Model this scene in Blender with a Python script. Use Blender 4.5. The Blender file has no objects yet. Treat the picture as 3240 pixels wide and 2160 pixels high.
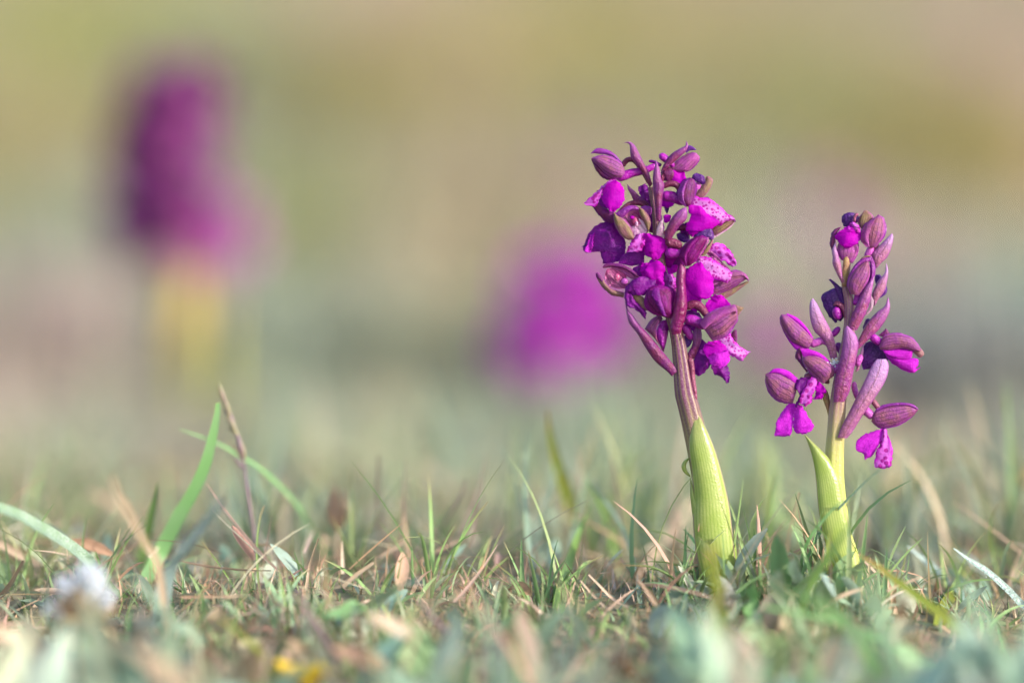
import bpy, math, random
import numpy as np
from mathutils import Vector

# ------------------------------------------------------------------ camera, sky, sun, exposure
scene = bpy.context.scene
C = scene.collection
PITCH = math.radians(3.46)
CAM = np.array((0.0, 0.0, 0.16))
FOCUS = 1.45
LENS = 180.0
cd = bpy.data.cameras.new('camera')
cam = bpy.data.objects.new('camera', cd)
C.objects.link(cam)
cam.location = CAM
cam.rotation_euler = (math.pi / 2 - PITCH, 0, 0)
cd.lens = LENS
cd.sensor_width = 36.0
cd.clip_start = 0.05
cd.clip_end = 2000
cd.dof.use_dof = True
cd.dof.focus_distance = FOCUS
cd.dof.aperture_fstop = 2.6
cd.dof.aperture_blades = 0
scene.camera = cam

SUN_EL = math.radians(25)
SUN_AZ = math.radians(58)          # from the camera's back towards its right
sun_dir = Vector((math.sin(SUN_AZ) * math.cos(SUN_EL), -math.cos(SUN_AZ) * math.cos(SUN_EL), math.sin(SUN_EL)))
world = bpy.data.worlds.new('World')
scene.world = world
world.use_nodes = True
wn = world.node_tree
bg = wn.nodes['Background']
sky = wn.nodes.new('ShaderNodeTexSky')
sky.sky_type = 'NISHITA'
sky.sun_disc = False
sky.sun_elevation = SUN_EL
sky.sun_rotation = math.atan2(sun_dir.x, sun_dir.y)
sky.air_density = 1.0
sky.dust_density = 2.0
wn.links.new(sky.outputs[0], bg.inputs[0])
bg.inputs[1].default_value = 0.15
sd = bpy.data.lights.new('sun', 'SUN')
sd.energy = 2.6
sd.angle = math.radians(0.6)
sd.color = (1.0, 0.93, 0.82)
sun = bpy.data.objects.new('sun', sd)
C.objects.link(sun)
sun.location = (2, -2, 3)
sun.rotation_euler = (-sun_dir).to_track_quat('-Z', 'Y').to_euler()
scene.view_settings.view_transform = 'Standard'
scene.view_settings.look = 'None'
scene.view_settings.gamma = 1
scene.view_settings.exposure = 1.1
scene.render.engine = 'CYCLES'
scene.cycles.use_denoising = True
scene.cycles.use_adaptive_sampling = False
scene.cycles.max_bounces = 8
scene.cycles.transparent_max_bounces = 8
scene.cycles.caustics_refractive = False
scene.cycles.caustics_reflective = False
scene.cycles.sample_clamp_indirect = 4.0

rng = np.random.default_rng(7)
random.seed(7)

# ------------------------------------------------------------------ geometry helpers
W0, H0 = 3240.0, 2160.0
FPX = LENS / 36.0 * W0             # focal length in photograph pixels
FWD = np.array((0, math.cos(PITCH), -math.sin(PITCH)))
UPV = np.array((0, math.sin(PITCH), math.cos(PITCH)))
RGT = np.array((1.0, 0, 0))
PX = FOCUS / FPX                   # size of one photograph pixel on the focal plane, metres


def at(x, y, d=0.0):
    """photo pixel plus distance behind the focal plane (in pixel-sized units) -> world point"""
    Z = FOCUS + d * PX
    return CAM + Z * (FWD + (x - W0 / 2) / FPX * RGT - (y - H0 / 2) / FPX * UPV)


CROP = {'N': (0, 0, 1.0), 'A1': (1780, 420, 3.675), 'A2': (1780, 780, 3.409), 'A3': (2380, 640, 3.563),
        'A4': (2380, 1060, 3.408), 'g1': (0, 1160, 1.568), 'g2': (810, 1160, 1.568), 'g3': (1620, 1160, 1.568),
        'g4': (2430, 1160, 1.568), 'S': (2140, 1300, 2.614), 'L': (500, 1180, 2.529), 'B': (1800, 1900, 3.36)}


def P(crop, s, d=0.0):
    ox, oy, k = CROP[crop]
    out = []
    for t in s.split():
        v = [float(q) for q in t.split(',')]
        out.append((ox + v[0] / k, oy + v[1] / k, d + (v[2] if len(v) > 2 else 0.0)))
    return np.array(out)


def resample(p, n):
    """smooth curve through p, n points evenly along it"""
    p = np.asarray(p, float)
    if len(p) == 1:
        return np.repeat(p, n, 0)
    e = np.vstack([2 * p[0] - p[1], p, 2 * p[-1] - p[-2]])
    out = []
    for i in range(len(p) - 1):
        a, b, c, d = e[i:i + 4]
        for t in np.linspace(0, 1, 12, endpoint=False):
            out.append(0.5 * ((2 * b) + (-a + c) * t + (2 * a - 5 * b + 4 * c - d) * t * t + (-a + 3 * b - 3 * c + d) * t ** 3))
    out.append(p[-1])
    out = np.array(out)
    L = np.r_[0, np.cumsum(np.linalg.norm(np.diff(out, axis=0), axis=1))]
    if L[-1] == 0:
        return np.repeat(p[:1], n, 0)
    s = np.linspace(0, L[-1], n)
    return np.stack([np.interp(s, L, out[:, k]) for k in range(p.shape[1])], 1)


class MB:
    """collects surfaces and builds them as one mesh object"""
    def __init__(self):
        self.v, self.f, self.uv, self.m, self.mats = [], [], [], [], []

    def mat(self, m):
        if m not in self.mats:
            self.mats.append(m)
        return self.mats.index(m)

    def grid(self, V, UV, m, closed=False):
        n, k = V.shape[:2]
        o = sum(len(a) for a in self.v)
        self.v.append(V.reshape(-1, 3))
        mi = self.mat(m)
        kk = k if closed else k - 1
        for i in range(n - 1):
            for j in range(kk):
                j2 = (j + 1) % k
                self.f.append((o + i * k + j, o + i * k + j2, o + (i + 1) * k + j2, o + (i + 1) * k + j))
                u0, u1 = UV[i, j], UV[i + 1, j]
                w0, w1 = UV[i, j2].copy(), UV[i + 1, j2].copy()
                if closed and j2 == 0:
                    w0[1] = w1[1] = 1.0
                self.uv.append((u0, w0, w1, u1))
                self.m.append(mi)

    def build(self, name, parent=None, origin=None):
        V = np.vstack(self.v)
        if origin is None:
            origin = np.array(parent['_o']) if parent is not None and '_o' in parent else np.zeros(3)
        me = bpy.data.meshes.new(name)
        me.from_pydata((V - origin).tolist(), [], self.f)
        ul = me.uv_layers.new(name='UVMap')
        flat = np.array([c for f in self.uv for c in f], dtype=np.float32)
        ul.data.foreach_set('uv', flat.ravel())
        for m in self.mats:
            me.materials.append(M[m])
        me.polygons.foreach_set('material_index', self.m)
        me.polygons.foreach_set('use_smooth', [True] * len(self.f))
        me.update()
        o = bpy.data.objects.new(name, me)
        C.objects.link(o)
        if parent is not None:
            o.parent = parent
        else:
            o.location = origin
        return o


def patch(mb, m, L, R, bulge=12, pw=1.0, nu=18, nv=10, closed=False, back=0.5, ripple=0.0, fray=0.0, seed=1):
    """sheet between two edges L and R (px, px, depth) running from base to tip, domed towards the viewer"""
    r = np.random.default_rng(seed)
    l = resample(L, nu)
    q = resample(R, nu)
    if fray:
        l[:, :2] += r.normal(0, fray, (nu, 2))
        q[:, :2] += r.normal(0, fray, (nu, 2))
    v = 0.5 - 0.5 * np.cos(np.linspace(0, math.pi, nv))
    u = np.linspace(0, 1, nu)
    prof = np.maximum(1 - (2 * v - 1) ** 2, 0) ** pw
    env = np.maximum(np.sin(np.pi * np.clip(u * 0.96 + 0.02, 0, 1)), 0) ** 0.5
    wid = np.linalg.norm(l[:, :2] - q[:, :2], axis=1)
    env = env * np.minimum(1, wid / (0.35 * wid.max() + 1e-6))
    base = l[:, None, :] * (1 - v)[None, :, None] + q[:, None, :] * v[None, :, None]
    rip = np.zeros((nu, nv))
    if ripple:
        ph = r.uniform(0, 6.28, 4)
        rip = ripple * (np.sin(u[:, None] * 9 + ph[0] + 2 * v[None, :]) * np.abs(2 * v - 1)[None, :] + 0.6 * np.sin(v[None, :] * 8 + ph[1] + u[:, None] * 5))
    for s, on in ((1, True), (-back, closed)):
        if not on:
            continue
        B = base.copy()
        B[:, :, 2] += -s * bulge * env[:, None] * prof[None, :] + (rip if s > 0 else 0)
        Wp = at_arr(B)
        UV = np.stack(np.broadcast_arrays(u[:, None], v[None, :]), -1).astype(float)
        if s < 0:
            Wp = Wp[:, ::-1]
            UV = UV[:, ::-1]
        mb.grid(Wp, UV, m)


def at_arr(B):
    Z = FOCUS + B[..., 2:3] * PX
    return CAM + Z * (FWD + (B[..., 0:1] - W0 / 2) / FPX * RGT - (B[..., 1:2] - H0 / 2) / FPX * UPV)


def sweep(mb, m, W, rad, k=10, ridge=0.0, nr=5, flat=1.0):
    """tube along world points W with radii rad"""
    n = len(W)
    T = np.gradient(W, axis=0)
    T /= np.linalg.norm(T, axis=1)[:, None] + 1e-12
    ref = np.array((0.13, -1.0, 0.07))
    a = np.cross(T, ref)
    a /= np.linalg.norm(a, axis=1)[:, None] + 1e-12
    b = np.cross(T, a)
    th = np.linspace(0, 2 * math.pi, k, endpoint=False)
    rr = 1 + ridge * np.cos(nr * th)
    V = W[:, None, :] + rad[:, None, None] * rr[None, :, None] * (np.cos(th)[None, :, None] * a[:, None, :] + flat * np.sin(th)[None, :, None] * b[:, None, :])
    UV = np.stack(np.broadcast_arrays(np.linspace(0, 1, n)[:, None], (th / (2 * math.pi))[None, :]), -1).astype(float)
    mb.grid(V, UV, m, closed=True)


def tube(mb, m, pts, rad, n=22, k=12, caps=True, ridge=0.0, nr=5):
    W = at_arr(resample(pts, n))
    kt = np.linspace(0, 1, len(rad))
    if len(rad) == len(pts):
        kt = np.r_[0, np.cumsum(np.linalg.norm(np.diff(np.asarray(pts)[:, :2], axis=0), axis=1))]
        kt = kt / kt[-1]
    rad = np.interp(np.linspace(0, 1, n), kt, rad) * PX
    if caps:
        t = np.linspace(0, 1, n)
        L = np.linalg.norm(np.diff(W, axis=0), axis=1).sum()
        e = np.minimum(1, np.minimum(t, 1 - t) * L / (rad.mean() + 1e-9) + 0.02)
        rad = rad * np.sqrt(np.clip(1 - (1 - e) ** 2, 0.02, 1))
    sweep(mb, m, W, rad, k, ridge, nr)


def blob(mb, m, c, rx, ry, rz, k=10, n=8):
    t = np.linspace(0.02, math.pi - 0.02, n)
    th = np.linspace(0, 2 * math.pi, k, endpoint=False)
    V = np.stack(np.broadcast_arrays(rx * np.sin(t)[:, None] * np.cos(th)[None, :], ry * np.sin(t)[:, None] * np.sin(th)[None, :], rz * np.cos(t)[:, None]), -1) + np.asarray(c)
    UV = np.stack(np.broadcast_arrays((t / math.pi)[:, None], (th / 6.2832)[None, :]), -1).astype(float)
    mb.grid(V, UV, m, closed=True)


# ------------------------------------------------------------------ materials
M = {}


def nodes(name):
    m = bpy.data.materials.new(name)
    m.use_nodes = True
    nt = m.node_tree
    nt.nodes.clear()
    M[name] = m
    return nt


def N(nt, t, **kw):
    n = nt.nodes.new(t)
    for k, v in kw.items():
        if k.startswith('i_'):
            n.inputs[int(k[2:]) if k[2:].isdigit() else k[2:].replace('_', ' ')].default_value = v
        else:
            setattr(n, k, v)
    return n


def math_(nt, op, a, b=None, clamp=False):
    n = N(nt, 'ShaderNodeMath', operation=op, use_clamp=clamp)
    for i, x in enumerate((a, b)):
        if x is None:
            continue
        if isinstance(x, (int, float)):
            n.inputs[i].default_value = x
        else:
            nt.links.new(x, n.inputs[i])
    return n.outputs[0]


def mix_(nt, f, a, b):
    n = N(nt, 'ShaderNodeMix', data_type='RGBA')
    for s, x in ((0, f), (6, a), (7, b)):
        if isinstance(x, (int, float)):
            n.inputs[s].default_value = x
        elif isinstance(x, tuple):
            n.inputs[s].default_value = (*x, 1)
        else:
            nt.links.new(x, n.inputs[s])
    return n.outputs[2]


def noise_(nt, scale, detail=2.0, coord='Object', dist=0.0):
    tc = N(nt, 'ShaderNodeTexCoord')
    n = N(nt, 'ShaderNodeTexNoise')
    n.inputs['Scale'].default_value = scale
    n.inputs['Detail'].default_value = detail
    n.inputs['Distortion'].default_value = dist
    nt.links.new(tc.outputs[coord], n.inputs['Vector'])
    return n


def ramp_(nt, x, lo, hi):
    n = N(nt, 'ShaderNodeMapRange')
    n.interpolation_type = 'SMOOTHSTEP'
    n.inputs[1].default_value = lo
    n.inputs[2].default_value = hi
    nt.links.new(x, n.inputs[0])
    return n.outputs[0]


def finish(nt, col, transl=0.3, rough=0.45, spec=0.4, bump=0.0, bscale=2500, tint=None, sheen=0.0, crinkle=0.0):
    pr = N(nt, 'ShaderNodeBsdfPrincipled')
    pr.inputs['Roughness'].default_value = rough
    pr.inputs['Specular IOR Level'].default_value = spec
    if sheen:
        pr.inputs['Sheen Weight'].default_value = sheen
        pr.inputs['Sheen Roughness'].default_value = 0.4
    nt.links.new(col, pr.inputs['Base Color'])
    if bump:
        nz = noise_(nt, bscale, 1.5)
        bp = N(nt, 'ShaderNodeBump')
        bp.inputs['Strength'].default_value = bump
        bp.inputs['Distance'].default_value = 0.0004
        nt.links.new(nz.outputs[0], bp.inputs['Height'])
        if crinkle:
            cz = noise_(nt, 620, 3.0, dist=0.6)
            b2 = N(nt, 'ShaderNodeBump')
            b2.inputs['Strength'].default_value = crinkle
            b2.inputs['Distance'].default_value = 0.0012
            nt.links.new(cz.outputs[0], b2.inputs['Height'])
            nt.links.new(b2.outputs[0], bp.inputs['Normal'])
        nt.links.new(bp.outputs[0], pr.inputs['Normal'])
    out = N(nt, 'ShaderNodeOutputMaterial')
    if transl:
        tr = N(nt, 'ShaderNodeBsdfTranslucent')
        if tint:
            nt.links.new(mix_(nt, 0.6, col, tint), tr.inputs[0])
        else:
            nt.links.new(col, tr.inputs[0])
        mx = N(nt, 'ShaderNodeMixShader')
        mx.inputs[0].default_value = transl
        nt.links.new(pr.outputs[0], mx.inputs[1])
        nt.links.new(tr.outputs[0], mx.inputs[2])
        nt.links.new(mx.outputs[0], out.inputs[0])
    else:
        nt.links.new(pr.outputs[0], out.inputs[0])


def uv_(nt):
    t = N(nt, 'ShaderNodeUVMap')
    s = N(nt, 'ShaderNodeSeparateXYZ')
    nt.links.new(t.outputs[0], s.inputs[0])
    return s.outputs[0], s.outputs[1], t.outputs[0]


def petal_mat(name, a, b=None, vein=None, nv=6.0, vs=0.0, edge=None, midrib=None, transl=0.3, rough=0.42, bump=0.25, tip=None, sparkle=0.35, spec=0.4, crinkle=0.45):
    nt = nodes(name)
    u, v, uv = uv_(nt)
    big = noise_(nt, 420, 2.0)
    col = mix_(nt, ramp_(nt, big.outputs[0], 0.35, 0.65), a, b or a)
    if tip:
        col = mix_(nt, ramp_(nt, u, 0.35, 1.0), col, tip)
    fine = noise_(nt, 2100, 1.5)
    g = ramp_(nt, fine.outputs[0], 0.42, 0.72)
    light = tuple(min(1, c * 1.5 + 0.06) for c in a)
    col = mix_(nt, math_(nt, 'MULTIPLY', g, sparkle), col, light)  # pale specks paint the sparkle of the petal cells into the colour
    if vein:
        wob = noise_(nt, 260, 2.0)
        vv = math_(nt, 'ADD', math_(nt, 'MULTIPLY', v, nv), math_(nt, 'MULTIPLY', wob.outputs[0], 0.6))
        fr = math_(nt, 'PINGPONG', vv, 0.5)
        k = math_(nt, 'SUBTRACT', 1.0, ramp_(nt, fr, 0.01, 0.13))
        k = math_(nt, 'MULTIPLY', k, ramp_(nt, math_(nt, 'PINGPONG', u, 0.5), 0.0, 0.22))
        brk = ramp_(nt, noise_(nt, 300, 1).outputs[0], 0.15, 0.4)
        k = math_(nt, 'MULTIPLY', math_(nt, 'MULTIPLY', k, brk), vs)
        col = mix_(nt, k, col, vein)
    if midrib:
        c = math_(nt, 'ABSOLUTE', math_(nt, 'SUBTRACT', v, 0.5))
        k = math_(nt, 'SUBTRACT', 1.0, ramp_(nt, c, 0.01, 0.06))
        col = mix_(nt, math_(nt, 'MULTIPLY', k, 0.6), col, midrib)
    if edge:
        c = math_(nt, 'ABSOLUTE', math_(nt, 'SUBTRACT', v, 0.5))
        k = ramp_(nt, c, 0.38, 0.5)
        col = mix_(nt, math_(nt, 'MULTIPLY', k, 0.7), col, edge)
    finish(nt, col, transl, rough, spec, bump, crinkle=crinkle)


petal_mat('sepal', (0.25, 0.050, 0.24), (0.27, 0.085, 0.155), (0.045, 0.006, 0.04), 5.5, 0.9, edge=(0.36, 0.06, 0.40), transl=0.22, bump=0.5, crinkle=0.3, sparkle=0.25, rough=0.5, spec=0.28)
petal_mat('sepal_dark', (0.15, 0.010, 0.16), (0.14, 0.014, 0.085), (0.035, 0.002, 0.04), 5.0, 0.85, edge=(0.22, 0.02, 0.26), transl=0.25, bump=0.5, crinkle=0.3, sparkle=0.25, rough=0.5, spec=0.28)
petal_mat('sepal_olive', (0.25, 0.17, 0.09), (0.26, 0.10, 0.14), (0.06, 0.012, 0.04), 5.5, 0.9, edge=(0.32, 0.08, 0.30), transl=0.25, bump=0.5, crinkle=0.3, sparkle=0.25, rough=0.5, spec=0.28)
petal_mat('sepal_rose', (0.40, 0.07, 0.36), (0.32, 0.10, 0.24), (0.11, 0.008, 0.10), 5.5, 0.7, transl=0.35, bump=0.5, crinkle=0.3, sparkle=0.25, rough=0.5, spec=0.28)
petal_mat('petal_mauve', (0.26, 0.030, 0.34), (0.22, 0.02, 0.24), (0.12, 0.006, 0.14), 4.0, 0.4, transl=0.3, bump=0.4)
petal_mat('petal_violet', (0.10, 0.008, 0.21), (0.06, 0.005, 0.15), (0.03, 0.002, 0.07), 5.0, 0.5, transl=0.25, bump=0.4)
petal_mat('lip', (0.52, 0.0005, 0.50), (0.42, 0.0004, 0.44), transl=0.45, bump=0.35, sparkle=0.10, rough=0.6, spec=0.10, crinkle=0.3)
petal_mat('lip_soft', (0.54, 0.02, 0.58), (0.45, 0.012, 0.50), (0.26, 0.003, 0.27), 4.0, 0.35, transl=0.36, bump=0.35, sparkle=0.25, rough=0.6, spec=0.10, crinkle=0.3)
petal_mat('lip_plum', (0.21, 0.014, 0.18), (0.14, 0.009, 0.13), transl=0.3)
petal_mat('pink_far', (0.52, 0.16, 0.50), (0.46, 0.14, 0.46), transl=0.4)
petal_mat('lip_dark', (0.19, 0.001, 0.24), (0.12, 0.0006, 0.18), transl=0.3, bump=0.3, sparkle=0.15, rough=0.5, spec=0.25)
petal_mat('bract', (0.22, 0.030, 0.20), (0.25, 0.050, 0.13), midrib=(0.12, 0.04, 0.06), edge=(0.22, 0.03, 0.24), tip=(0.36, 0.13, 0.40), transl=0.15, bump=0.7, rough=0.30, sparkle=0.5, spec=0.35)
petal_mat('bract_pale', (0.34, 0.10, 0.30), (0.36, 0.13, 0.22), midrib=(0.18, 0.07, 0.09), edge=(0.30, 0.07, 0.34), tip=(0.46, 0.27, 0.58), transl=0.25, bump=0.7, rough=0.34, sparkle=0.5, spec=0.35)
petal_mat('ovary', (0.24, 0.045, 0.12), (0.18, 0.030, 0.08), transl=0.12, bump=0.6, rough=0.32, sparkle=0.45, spec=0.5)
petal_mat('ovary_red', (0.13, 0.001, 0.06), (0.19, 0.002, 0.13), midrib=(0.06, 0.001, 0.03), transl=0.12, bump=0.35, rough=0.33)
petal_mat('ovary_olive', (0.34, 0.23, 0.08), (0.30, 0.14, 0.10), transl=0.15, bump=0.5, rough=0.4)
petal_mat('bract_deep', (0.16, 0.012, 0.15), (0.18, 0.022, 0.085), midrib=(0.09, 0.01, 0.05), edge=(0.18, 0.012, 0.20), tip=(0.30, 0.075, 0.33), transl=0.2, bump=0.7, rough=0.34, sparkle=0.4, spec=0.35)
petal_mat('hood_magenta', (0.20, 0.003, 0.19), (0.15, 0.003, 0.10), (0.05, 0.001, 0.05), 5.0, 0.8, edge=(0.30, 0.01, 0.30), transl=0.3, bump=0.4, crinkle=0.3, sparkle=0.2, rough=0.5, spec=0.2)
petal_mat('ovary_deep', (0.16, 0.016, 0.075), (0.13, 0.012, 0.06), transl=0.15, bump=0.6, rough=0.34, sparkle=0.4, spec=0.35)
petal_mat('spur', (0.36, 0.008, 0.37), (0.28, 0.004, 0.29), transl=0.2, bump=0.6, rough=0.33, sparkle=0.4)
petal_mat('spur_pink', (0.52, 0.10, 0.50), (0.44, 0.06, 0.40), transl=0.25, bump=0.4, rough=0.35)
petal_mat('inside', (0.34, 0.035, 0.19), (0.46, 0.12, 0.30), (0.10, 0.004, 0.06), 6.0, 0.85, transl=0.3)
petal_mat('floor_pale', (0.70, 0.46, 0.64), (0.62, 0.28, 0.56), transl=0.3)
petal_mat('column', (0.50, 0.10, 0.26), (0.34, 0.02, 0.14), transl=0.2, rough=0.25)
petal_mat('membrane', (0.50, 0.34, 0.46), (0.42, 0.20, 0.36), transl=0.4, rough=0.3)


def spot_mat(name, pale, spot, scale):
    nt = nodes(name)
    u, v, uv = uv_(nt)
    tc = N(nt, 'ShaderNodeTexCoord')
    vo = N(nt, 'ShaderNodeTexVoronoi')
    vo.inputs['Scale'].default_value = scale
    vo.inputs['Randomness'].default_value = 0.8
    nz = noise_(nt, scale * 0.7, 1.0)
    ad = N(nt, 'ShaderNodeVectorMath', operation='MULTIPLY_ADD')
    nt.links.new(nz.outputs['Color'], ad.inputs[0])
    ad.inputs[1].default_value = (0.0008,) * 3
    nt.links.new(tc.outputs['Object'], ad.inputs[2])
    nt.links.new(ad.outputs[0], vo.inputs['Vector'])
    k = math_(nt, 'MULTIPLY', math_(nt, 'SUBTRACT', 1.0, ramp_(nt, vo.outputs['Distance'], 0.32, 0.48)), 0.95)
    c = math_(nt, 'ABSOLUTE', math_(nt, 'SUBTRACT', v, 0.5))
    c = math_(nt, 'ADD', c, math_(nt, 'MULTIPLY', math_(nt, 'SUBTRACT', noise_(nt, 380, 2).outputs[0], 0.5), 0.35))
    base = mix_(nt, ramp_(nt, c, 0.20, 0.48), pale, (0.54, 0.012, 0.54))
    col = mix_(nt, k, base, spot)
    finish(nt, col, 0.3, 0.5, 0.3, 0.35, crinkle=0.35)


spot_mat('lip_spotted', (0.66, 0.22, 0.70), (0.38, 0.002, 0.30), 1050)
spot_mat('lip_spotted_soft', (0.54, 0.10, 0.58), (0.30, 0.002, 0.24), 620)


def stem_mat(name, low, high, lo, hi):
    nt = nodes(name)
    u, v, uv = uv_(nt)
    col = mix_(nt, ramp_(nt, u, lo, hi), low, high)
    st = math_(nt, 'PINGPONG', math_(nt, 'ADD', math_(nt, 'MULTIPLY', v, 11.0), math_(nt, 'MULTIPLY', noise_(nt, 60, 1).outputs[0], 0.6)), 0.5)
    col = mix_(nt, math_(nt, 'MULTIPLY', ramp_(nt, st, 0.2, 0.45), 0.40), col, (0.38, 0.32, 0.10))
    col = mix_(nt, math_(nt, 'MULTIPLY', ramp_(nt, noise_(nt, 2600, 1).outputs[0], 0.45, 0.75), 0.25), col, (0.50, 0.38, 0.40))
    finish(nt, col, 0.12, 0.36, 0.5, 0.4)


stem_mat('stem_purple', (0.44, 0.46, 0.10), (0.13, 0.022, 0.095), 0.16, 0.52)
stem_mat('stem_green', (0.50, 0.54, 0.12), (0.24, 0.07, 0.17), 0.32, 0.64)


def leaf_mat(name, a, b, tip=None, rib=None, nv=9.0, transl=0.3, rough=0.4, frost=0.0, bump=0.2, vs=0.4, spec=0.4, edge=None):
    nt = nodes(name)
    u, v, uv = uv_(nt)
    col = mix_(nt, ramp_(nt, noise_(nt, 130, 3).outputs[0], 0.3, 0.7), a, b)
    if rib:
        fr = math_(nt, 'PINGPONG', math_(nt, 'MULTIPLY', v, nv), 0.5)
        col = mix_(nt, math_(nt, 'MULTIPLY', math_(nt, 'SUBTRACT', 1.0, ramp_(nt, fr, 0.05, 0.3)), vs), col, rib)
    if tip:
        col = mix_(nt, ramp_(nt, u, 0.78, 1.0), col, tip)
    if edge:
        c = math_(nt, 'ABSOLUTE', math_(nt, 'SUBTRACT', v, 0.5))
        col = mix_(nt, math_(nt, 'MULTIPLY', ramp_(nt, c, 0.465, 0.49), 0.7), col, edge)
    if frost:
        f = ramp_(nt, noise_(nt, 2200, 2).outputs[0], 0.42, 0.62)
        f2 = ramp_(nt, noise_(nt, 190, 2).outputs[0], 0.25, 0.6)
        col = mix_(nt, math_(nt, 'MULTIPLY', math_(nt, 'MULTIPLY', f, f2), frost), col, (0.75, 0.80, 0.88))
    finish(nt, col, transl, rough, spec, bump, 1800)


leaf_mat('sheath', (0.34, 0.46, 0.09), (0.46, 0.54, 0.17), tip=(0.36, 0.40, 0.14), rib=(0.20, 0.32, 0.045), nv=11, transl=0.34, rough=0.30, bump=0.3, vs=0.55, spec=0.6, edge=(0.46, 0.24, 0.30))
leaf_mat('sheath_yellow', (0.70, 0.54, 0.14), (0.66, 0.50, 0.16), nv=7, transl=0.3, rough=0.35)
leaf_mat('young_leaf', (0.34, 0.48, 0.17), (0.42, 0.54, 0.24), rib=(0.20, 0.32, 0.07), nv=6, transl=0.35, rough=0.35, bump=0.4)
leaf_mat('blade_green', (0.22, 0.44, 0.16), (0.25, 0.44, 0.20), rib=(0.18, 0.38, 0.12), nv=7, transl=0.35)
leaf_mat('blade_bright', (0.22, 0.36, 0.09), (0.20, 0.33, 0.11), rib=(0.16, 0.28, 0.07), nv=5, transl=0.4)
leaf_mat('blade_sage', (0.20, 0.32, 0.19), (0.25, 0.36, 0.25), rib=(0.14, 0.26, 0.13), nv=7, transl=0.3, frost=0.3)
leaf_mat('blade_frost', (0.20, 0.31, 0.29), (0.25, 0.36, 0.34), rib=(0.14, 0.23, 0.20), nv=6, transl=0.25, frost=0.32, rough=0.35)
leaf_mat('blade_olive', (0.22, 0.28, 0.045), (0.28, 0.29, 0.06), tip=(0.40, 0.26, 0.07), rib=(0.16, 0.22, 0.02), nv=8, transl=0.3, vs=0.8)
leaf_mat('blade_fine', (0.16, 0.26, 0.08), (0.20, 0.28, 0.10), tip=(0.28, 0.20, 0.10), transl=0.3)
leaf_mat('blade_purple', (0.22, 0.15, 0.20), (0.28, 0.18, 0.22), transl=0.2)
leaf_mat('straw', (0.52, 0.41, 0.31), (0.44, 0.33, 0.24), rib=(0.34, 0.20, 0.10), nv=5, transl=0.2, rough=0.5)
leaf_mat('straw_pale', (0.66, 0.52, 0.40), (0.58, 0.42, 0.32), rib=(0.40, 0.26, 0.18), nv=5, transl=0.2, rough=0.45)
leaf_mat('dry_leaf', (0.44, 0.27, 0.18), (0.54, 0.38, 0.28), rib=(0.26, 0.12, 0.06), nv=6, transl=0.25, rough=0.55, bump=0.6)
leaf_mat('husk', (0.16, 0.055, 0.014), (0.28, 0.10, 0.025), rib=(0.12, 0.04, 0.015), nv=5, transl=0.3, rough=0.2, bump=0.6, spec=0.7)
leaf_mat('seed_green', (0.34, 0.36, 0.18), (0.36, 0.26, 0.22), rib=(0.30, 0.15, 0.18), nv=4, transl=0.25)
leaf_mat('yellow_petal', (0.85, 0.66, 0.03), (0.85, 0.55, 0.04), transl=0.35)
leaf_mat('cream_petal', (0.70, 0.64, 0.42), (0.66, 0.50, 0.30), transl=0.3)

nt = nodes('dew')
gl = N(nt, 'ShaderNodeBsdfGlass')
gl.inputs['IOR'].default_value = 1.33
gl.inputs['Roughness'].default_value = 0.02
out = N(nt, 'ShaderNodeOutputMaterial')
nt.links.new(gl.outputs[0], out.inputs[0])
nt = nodes('frost')
finish(nt, mix_(nt, ramp_(nt, noise_(nt, 900, 1).outputs[0], 0.3, 0.7), (0.88, 0.91, 0.96), (0.74, 0.80, 0.90)), 0.4, 0.2, 0.8, 0.5)

# scattered vegetation: every blade and leaf carries its own plant colour
nt = nodes('scatter')
at_ = N(nt, 'ShaderNodeAttribute', attribute_name='Col')
v2 = mix_(nt, math_(nt, 'MULTIPLY', ramp_(nt, noise_(nt, 700, 2).outputs[0], 0.3, 0.7), 0.25), at_.outputs[0], (0.30, 0.26, 0.14))
finish(nt, v2, 0.32, 0.5, 0.35)
nt = nodes('soil')
at_ = N(nt, 'ShaderNodeAttribute', attribute_name='Col')
n1 = noise_(nt, 60, 5)
n2 = noise_(nt, 600, 4)
c1 = mix_(nt, math_(nt, 'MULTIPLY', ramp_(nt, n1.outputs[0], 0.35, 0.65), 0.4), at_.outputs[0], (0.16, 0.16, 0.08))
c2 = mix_(nt, math_(nt, 'MULTIPLY', ramp_(nt, n2.outputs[0], 0.4, 0.7), 0.5), c1, (0.36, 0.26, 0.17))
finish(nt, c2, 0.0, 0.9, 0.1, 0.8, 400)


# ------------------------------------------------------------------ ground
def gz(x, y):
    """height of the meadow: a small bank towards the viewer, level round the orchids, then a gentle rise"""
    x = np.asarray(x, float)
    y = np.asarray(y, float)
    z = np.where(y < 1.45, -(1.45 - np.maximum(y, 1.15)) * 0.23, 0.0)
    r = np.maximum(y - 2.75, 0)
    z = z + np.where(r < 9, 0.055 * r, 0.055 * 9 + 0.02 * (r - 9)) * np.clip(r / 0.6, 0, 1)
    z = z + 0.003 * np.sin(x * 41 + 1.3) * np.cos(y * 29) + 0.003 * np.sin(x * 17 + y * 23)
    return z


def px_to_ground(xd, yd):
    """point of the meadow seen at a place of the photograph (2352 wide coordinates)"""
    x, y = xd * W0 / 2352, yd * W0 / 2352
    d = FWD + (x - W0 / 2) / FPX * RGT - (y - H0 / 2) / FPX * UPV
    lo = 0.4
    for Z in np.arange(0.5, 14, 0.01):
        p = CAM + Z * d
        if p[2] < gz(p[0], p[1]):
            return p
    return CAM + 13 * d


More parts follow.
